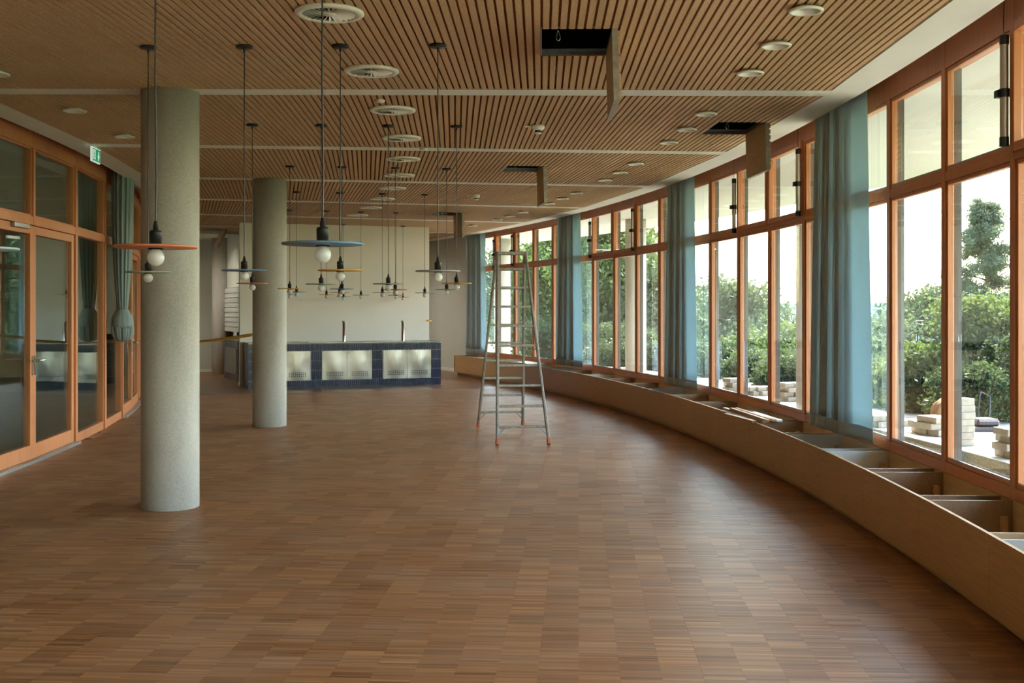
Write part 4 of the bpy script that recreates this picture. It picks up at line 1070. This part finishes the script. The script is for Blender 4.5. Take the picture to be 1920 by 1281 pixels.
# ------------------------------------------------------------------ planting
def foliage(blobs, n, size, seed, mat, name, parent, flat=1.0, clump=.28):
    rg = np.random.default_rng(seed)
    vol = np.array([b_[3]*b_[4]*b_[5] for b_ in blobs])**.75; pick = rg.choice(len(blobs), n//9, p=vol/vol.sum())
    B = np.array(blobs)[pick]; d = rg.normal(size=(n//9, 3)); d /= np.linalg.norm(d, axis=1)[:, None]
    rr = rg.random(n//9)**.28
    cc = B[:, :3] + d*rr[:, None]*B[:, 3:6]
    cc = np.repeat(cc, 9, 0) + rg.normal(size=(n//9*9, 3))*clump*np.array([1, 1, .7])
    m_ = len(cc); a = rg.normal(size=(m_, 3)); a /= np.linalg.norm(a, axis=1)[:, None]
    h = rg.normal(size=(m_, 3)); b2 = np.cross(a, h); b2 /= np.linalg.norm(b2, axis=1)[:, None]
    s = size*(.6+.8*rg.random(m_))[:, None]
    v = np.stack([cc - a*s, cc + b2*s*.55*flat, cc + a*s, cc - b2*s*.55*flat], 1).reshape(-1, 3)
    v[:, 2] = np.maximum(v[:, 2], -4.5)
    org = np.array(wloc(parent)); me = bpy.data.meshes.new(name); v = v - org
    me.vertices.add(len(v)); me.vertices.foreach_set('co', v.ravel())
    me.loops.add(4*m_); me.loops.foreach_set('vertex_index', np.arange(4*m_, dtype=np.int32))
    me.polygons.add(m_); me.polygons.foreach_set('loop_start', np.arange(m_, dtype=np.int32)*4); me.polygons.foreach_set('loop_total', np.full(m_, 4, dtype=np.int32))
    me.update(calc_edges=True); me.materials.append(mat)
    o = bpy.data.objects.new(name, me); COL.objects.link(o); o.parent = parent; tag(o, kind='stuff'); return o
def at(px, D): return (px-960)*D/FPX, D
def zt(py, D): return 1.6 + (577-py)*D/FPX
def tree(px, D, ytop, wpx, lab, mat, zb=-1.5, n=9000, size=.11, seed=1, name='leafy_tree', crown_lo=.25, bl=12):
    x, y = at(px, D); top = zt(ytop, D); w = wpx*D/FPX
    root = empty(name, (x, y, zb)); tag(root, lab, 'tree', 'trees beyond the terrace'); rg = random.Random(seed)
    mb = MB(); hh = top-zb; mb.tube([(x, y, zb-.3), (x+.05, y, zb+hh*.4), (x-.04, y+.05, zb+hh*.85)], [.05*hh**.7, .032*hh**.7, .008*hh**.7], 8); mb.build('trunk', M['bark'], root)
    br = MB()
    for i in range(6):
        a = rg.uniform(0, 6.28); z0 = zb + hh*rg.uniform(.3, .7); br.tube([(x, y, z0), (x+w*.3*math.cos(a), y+w*.3*math.sin(a), z0+hh*.12)], [.02*hh**.6, .005*hh**.6], 6)
    br.build('branch', M['bark'], root)
    blobs = []
    for i in range(bl):
        k = crown_lo + (1-crown_lo)*(i+.5)/bl; wd = w*(math.sin(math.pi*min(1, (1-k)*.85+.12))**.7); a = rg.uniform(0, 6.28); q = wd*.45*rg.random()**.5
        blobs.append((x+q*math.cos(a), y+q*math.sin(a), zb+hh*k*.93, wd*.42, wd*.42, hh*.13))
    blobs.append((x, y, top-hh*.10, w*.16, w*.16, hh*.10))
    foliage(blobs, n, size, seed, mat, 'foliage', root, clump=.05*w+.06)
def pine(px, D, ytop, wpx, lab, zb=-2.0, n=9000, seed=1):
    x, y = at(px, D); top = zt(ytop, D); w = wpx*D/FPX; root = empty('pine_tree', (x, y, zb)); tag(root, lab, 'tree', 'trees beyond the terrace'); rg = random.Random(seed)
    hh = top-zb; mb = MB(); mb.tube([(x, y, zb-.3), (x+.06, y, zb+hh*.5), (x, y, top-.15)], [.13, .08, .02], 8); mb.build('trunk', M['bark'], root)
    br = MB(); blobs = []
    for i in range(110):
        k = .22 + .76*i/109; a = rg.uniform(0, 6.28); kk = (k-.22)/.78
        L = w*.5*(1-kk**1.25*.85)*rg.uniform(.45, 1.0); z0 = zb+hh*k; rise = L*rg.uniform(.1, .45)
        e_ = Vector((x+L*math.cos(a), y+L*math.sin(a), z0+rise)); br.tube([(x, y, z0-.05), tuple(e_)], [.02, .005], 5)
        for f in (.45, .62, .78, .9, 1.0):
            j_ = Vector((rg.gauss(0, .05), rg.gauss(0, .05), rg.gauss(0, .03)))*w*.5
            blobs.append((x+L*f*math.cos(a)+j_.x, y+L*f*math.sin(a)+j_.y, z0+rise*f+.03+j_.z, w*.045, w*.045, w*.03))
    br.build('branch', M['bark'], root); blobs.append((x, y, top-.15, w*.04, w*.04, .2))
    foliage(blobs, n, .055, seed, M['needle'], 'foliage', root, .4, .06)
def shrub(px, D, ytop, wpx, lab, mat, zb=-.2, n=6000, size=.06, seed=1):
    x, y = at(px, D); top = zt(ytop, D); w = wpx*D/FPX; hh = top-zb; root = empty('hedge_shrub', (x, y, zb)); tag(root, lab, 'shrub', 'shrubs along the terrace'); rg = random.Random(seed)
    mb = MB()
    for i in range(5):
        a = rg.uniform(0, 6.28); mb.tube([(x+.05*math.cos(a), y+.05*math.sin(a), zb-.1), (x+w*.22*math.cos(a), y+w*.22*math.sin(a), zb+hh*.7)], [.02, .007], 6)
    mb.build('stem', M['bark'], root)
    blobs = []
    for i in range(14):
        a = rg.uniform(0, 6.28); q = w*.36*rg.random()**.5; z = zb + hh*rg.uniform(.12, .86); blobs.append((x+q*math.cos(a), y+q*math.sin(a)*.8, z, w*.2, w*.2, hh*.15))
    foliage(blobs, n, size, seed, mat, 'foliage', root, clump=.05*w+.03)

tree(1128, 38, 372, 190, 'tall bright leafy tree just right of the third curtain', M['leaf'], -.8, 27200, 0.086, 21)
tree(1020, 44, 440, 170, 'leafy tree seen right of the ladder through the far windows', M['leaf'], -.8, 25500, 0.094, 22)
tree(965, 52, 470, 150, 'dark leafy tree behind the ladder', M['leaf_dark'], -.8, 13600, 0.101, 23)
tree(1055, 60, 415, 150, 'dark green tree standing behind the third curtain', M['leaf_dark'], -1, 13600, 0.115, 33)
tree(1230, 36, 512, 130, 'leafy tree just left of the second curtain', M['leaf_dark'], -.8, 18700, 0.072, 24)
tree(1168, 60, 360, 110, 'dark distant tree rising behind the bright leafy tree', M['leaf_dark'], -1.5, 13600, 0.130, 25)
tree(1372, 46, 526, 150, 'pale feathery tree right of the second curtain', M['leaf_pale'], -1.6, 20400, 0.086, 26)
tree(1312, 55, 560, 110, 'pale small tree beside the second curtain', M['leaf_pale'], -1.6, 10200, 0.094, 27)
tree(1478, 40, 612, 170, 'bright bushy tree left of the nearest curtain', M['leaf'], -1.6, 17000, 0.072, 28)
tree(1418, 42, 626, 130, 'bushy tree in the middle window under the horizon', M['leaf'], -1.6, 13600, 0.072, 29)
tree(1650, 40, 600, 170, 'bushy tree right of the nearest curtain', M['leaf_pale'], -1.6, 17000, 0.079, 30)
tree(1735, 42, 540, 170, 'round tree left of the pine', M['leaf_dark'], -1.6, 18700, 0.079, 31)
tree(1560, 44, 600, 200, 'bushy tree hidden mostly by the nearest curtain', M['leaf_dark'], -1.6, 11900, 0.086, 32)
tree(1950, 40, 560, 220, 'tree at the right picture edge behind the pine', M['leaf_dark'], -1.6, 15300, 0.086, 34)
pine(1848, 32, 382, 235, 'tall pine tree with open crown at the right', -1.5, 60000, 41)
shrub(1860, 16.8, 560, 190, 'big yellow-green shrub below the pine', M['leaf'], -.05, 32300, 0.035, 51)
shrub(1752, 17.2, 640, 170, 'bright shrub left of the brown sack', M['leaf'], -.05, 22800, 0.035, 52)
shrub(1935, 16.0, 600, 170, 'dense shrub at the right picture edge', M['leaf_dark'], -.05, 22800, 0.035, 53)
shrub(1835, 15.6, 690, 170, 'low dark shrub behind the plate compactor', M['leaf_dark'], -.05, 17100, 0.032, 54)
shrub(1690, 18.2, 650, 150, 'leafy shrub between curtain and low paver stack', M['leaf'], -.05, 19000, 0.038, 55)
shrub(1620, 19.6, 660, 150, 'leafy shrub behind the flap of the nearest curtain', M['leaf_pale'], -.1, 15200, 0.042, 56)
shrub(1500, 22.6, 660, 150, 'dark shrub left of the nearest curtain', M['leaf_dark'], -.1, 17100, 0.042, 57)
shrub(1430, 24.6, 655, 130, 'dark shrub outside the middle windows', M['leaf_dark'], -.1, 17100, 0.042, 58)
shrub(1362, 26.2, 640, 130, 'dark shrub right of the second curtain', M['leaf_dark'], -.1, 17100, 0.045, 59)
shrub(1300, 28.5, 640, 110, 'shrub beside the second curtain', M['leaf_pale'], -.5, 11400, 0.045, 60)
shrub(1240, 30.0, 620, 110, 'shrub left of the second curtain near the ground', M['leaf_dark'], -.5, 13300, 0.045, 61)
shrub(1150, 33, 610, 150, 'low shrub right of the third curtain', M['leaf_dark'], -.5, 17100, 0.049, 62)
shrub(1030, 37, 600, 150, 'low shrub seen through the ladder side windows', M['leaf_dark'], -.5, 13300, 0.052, 63)
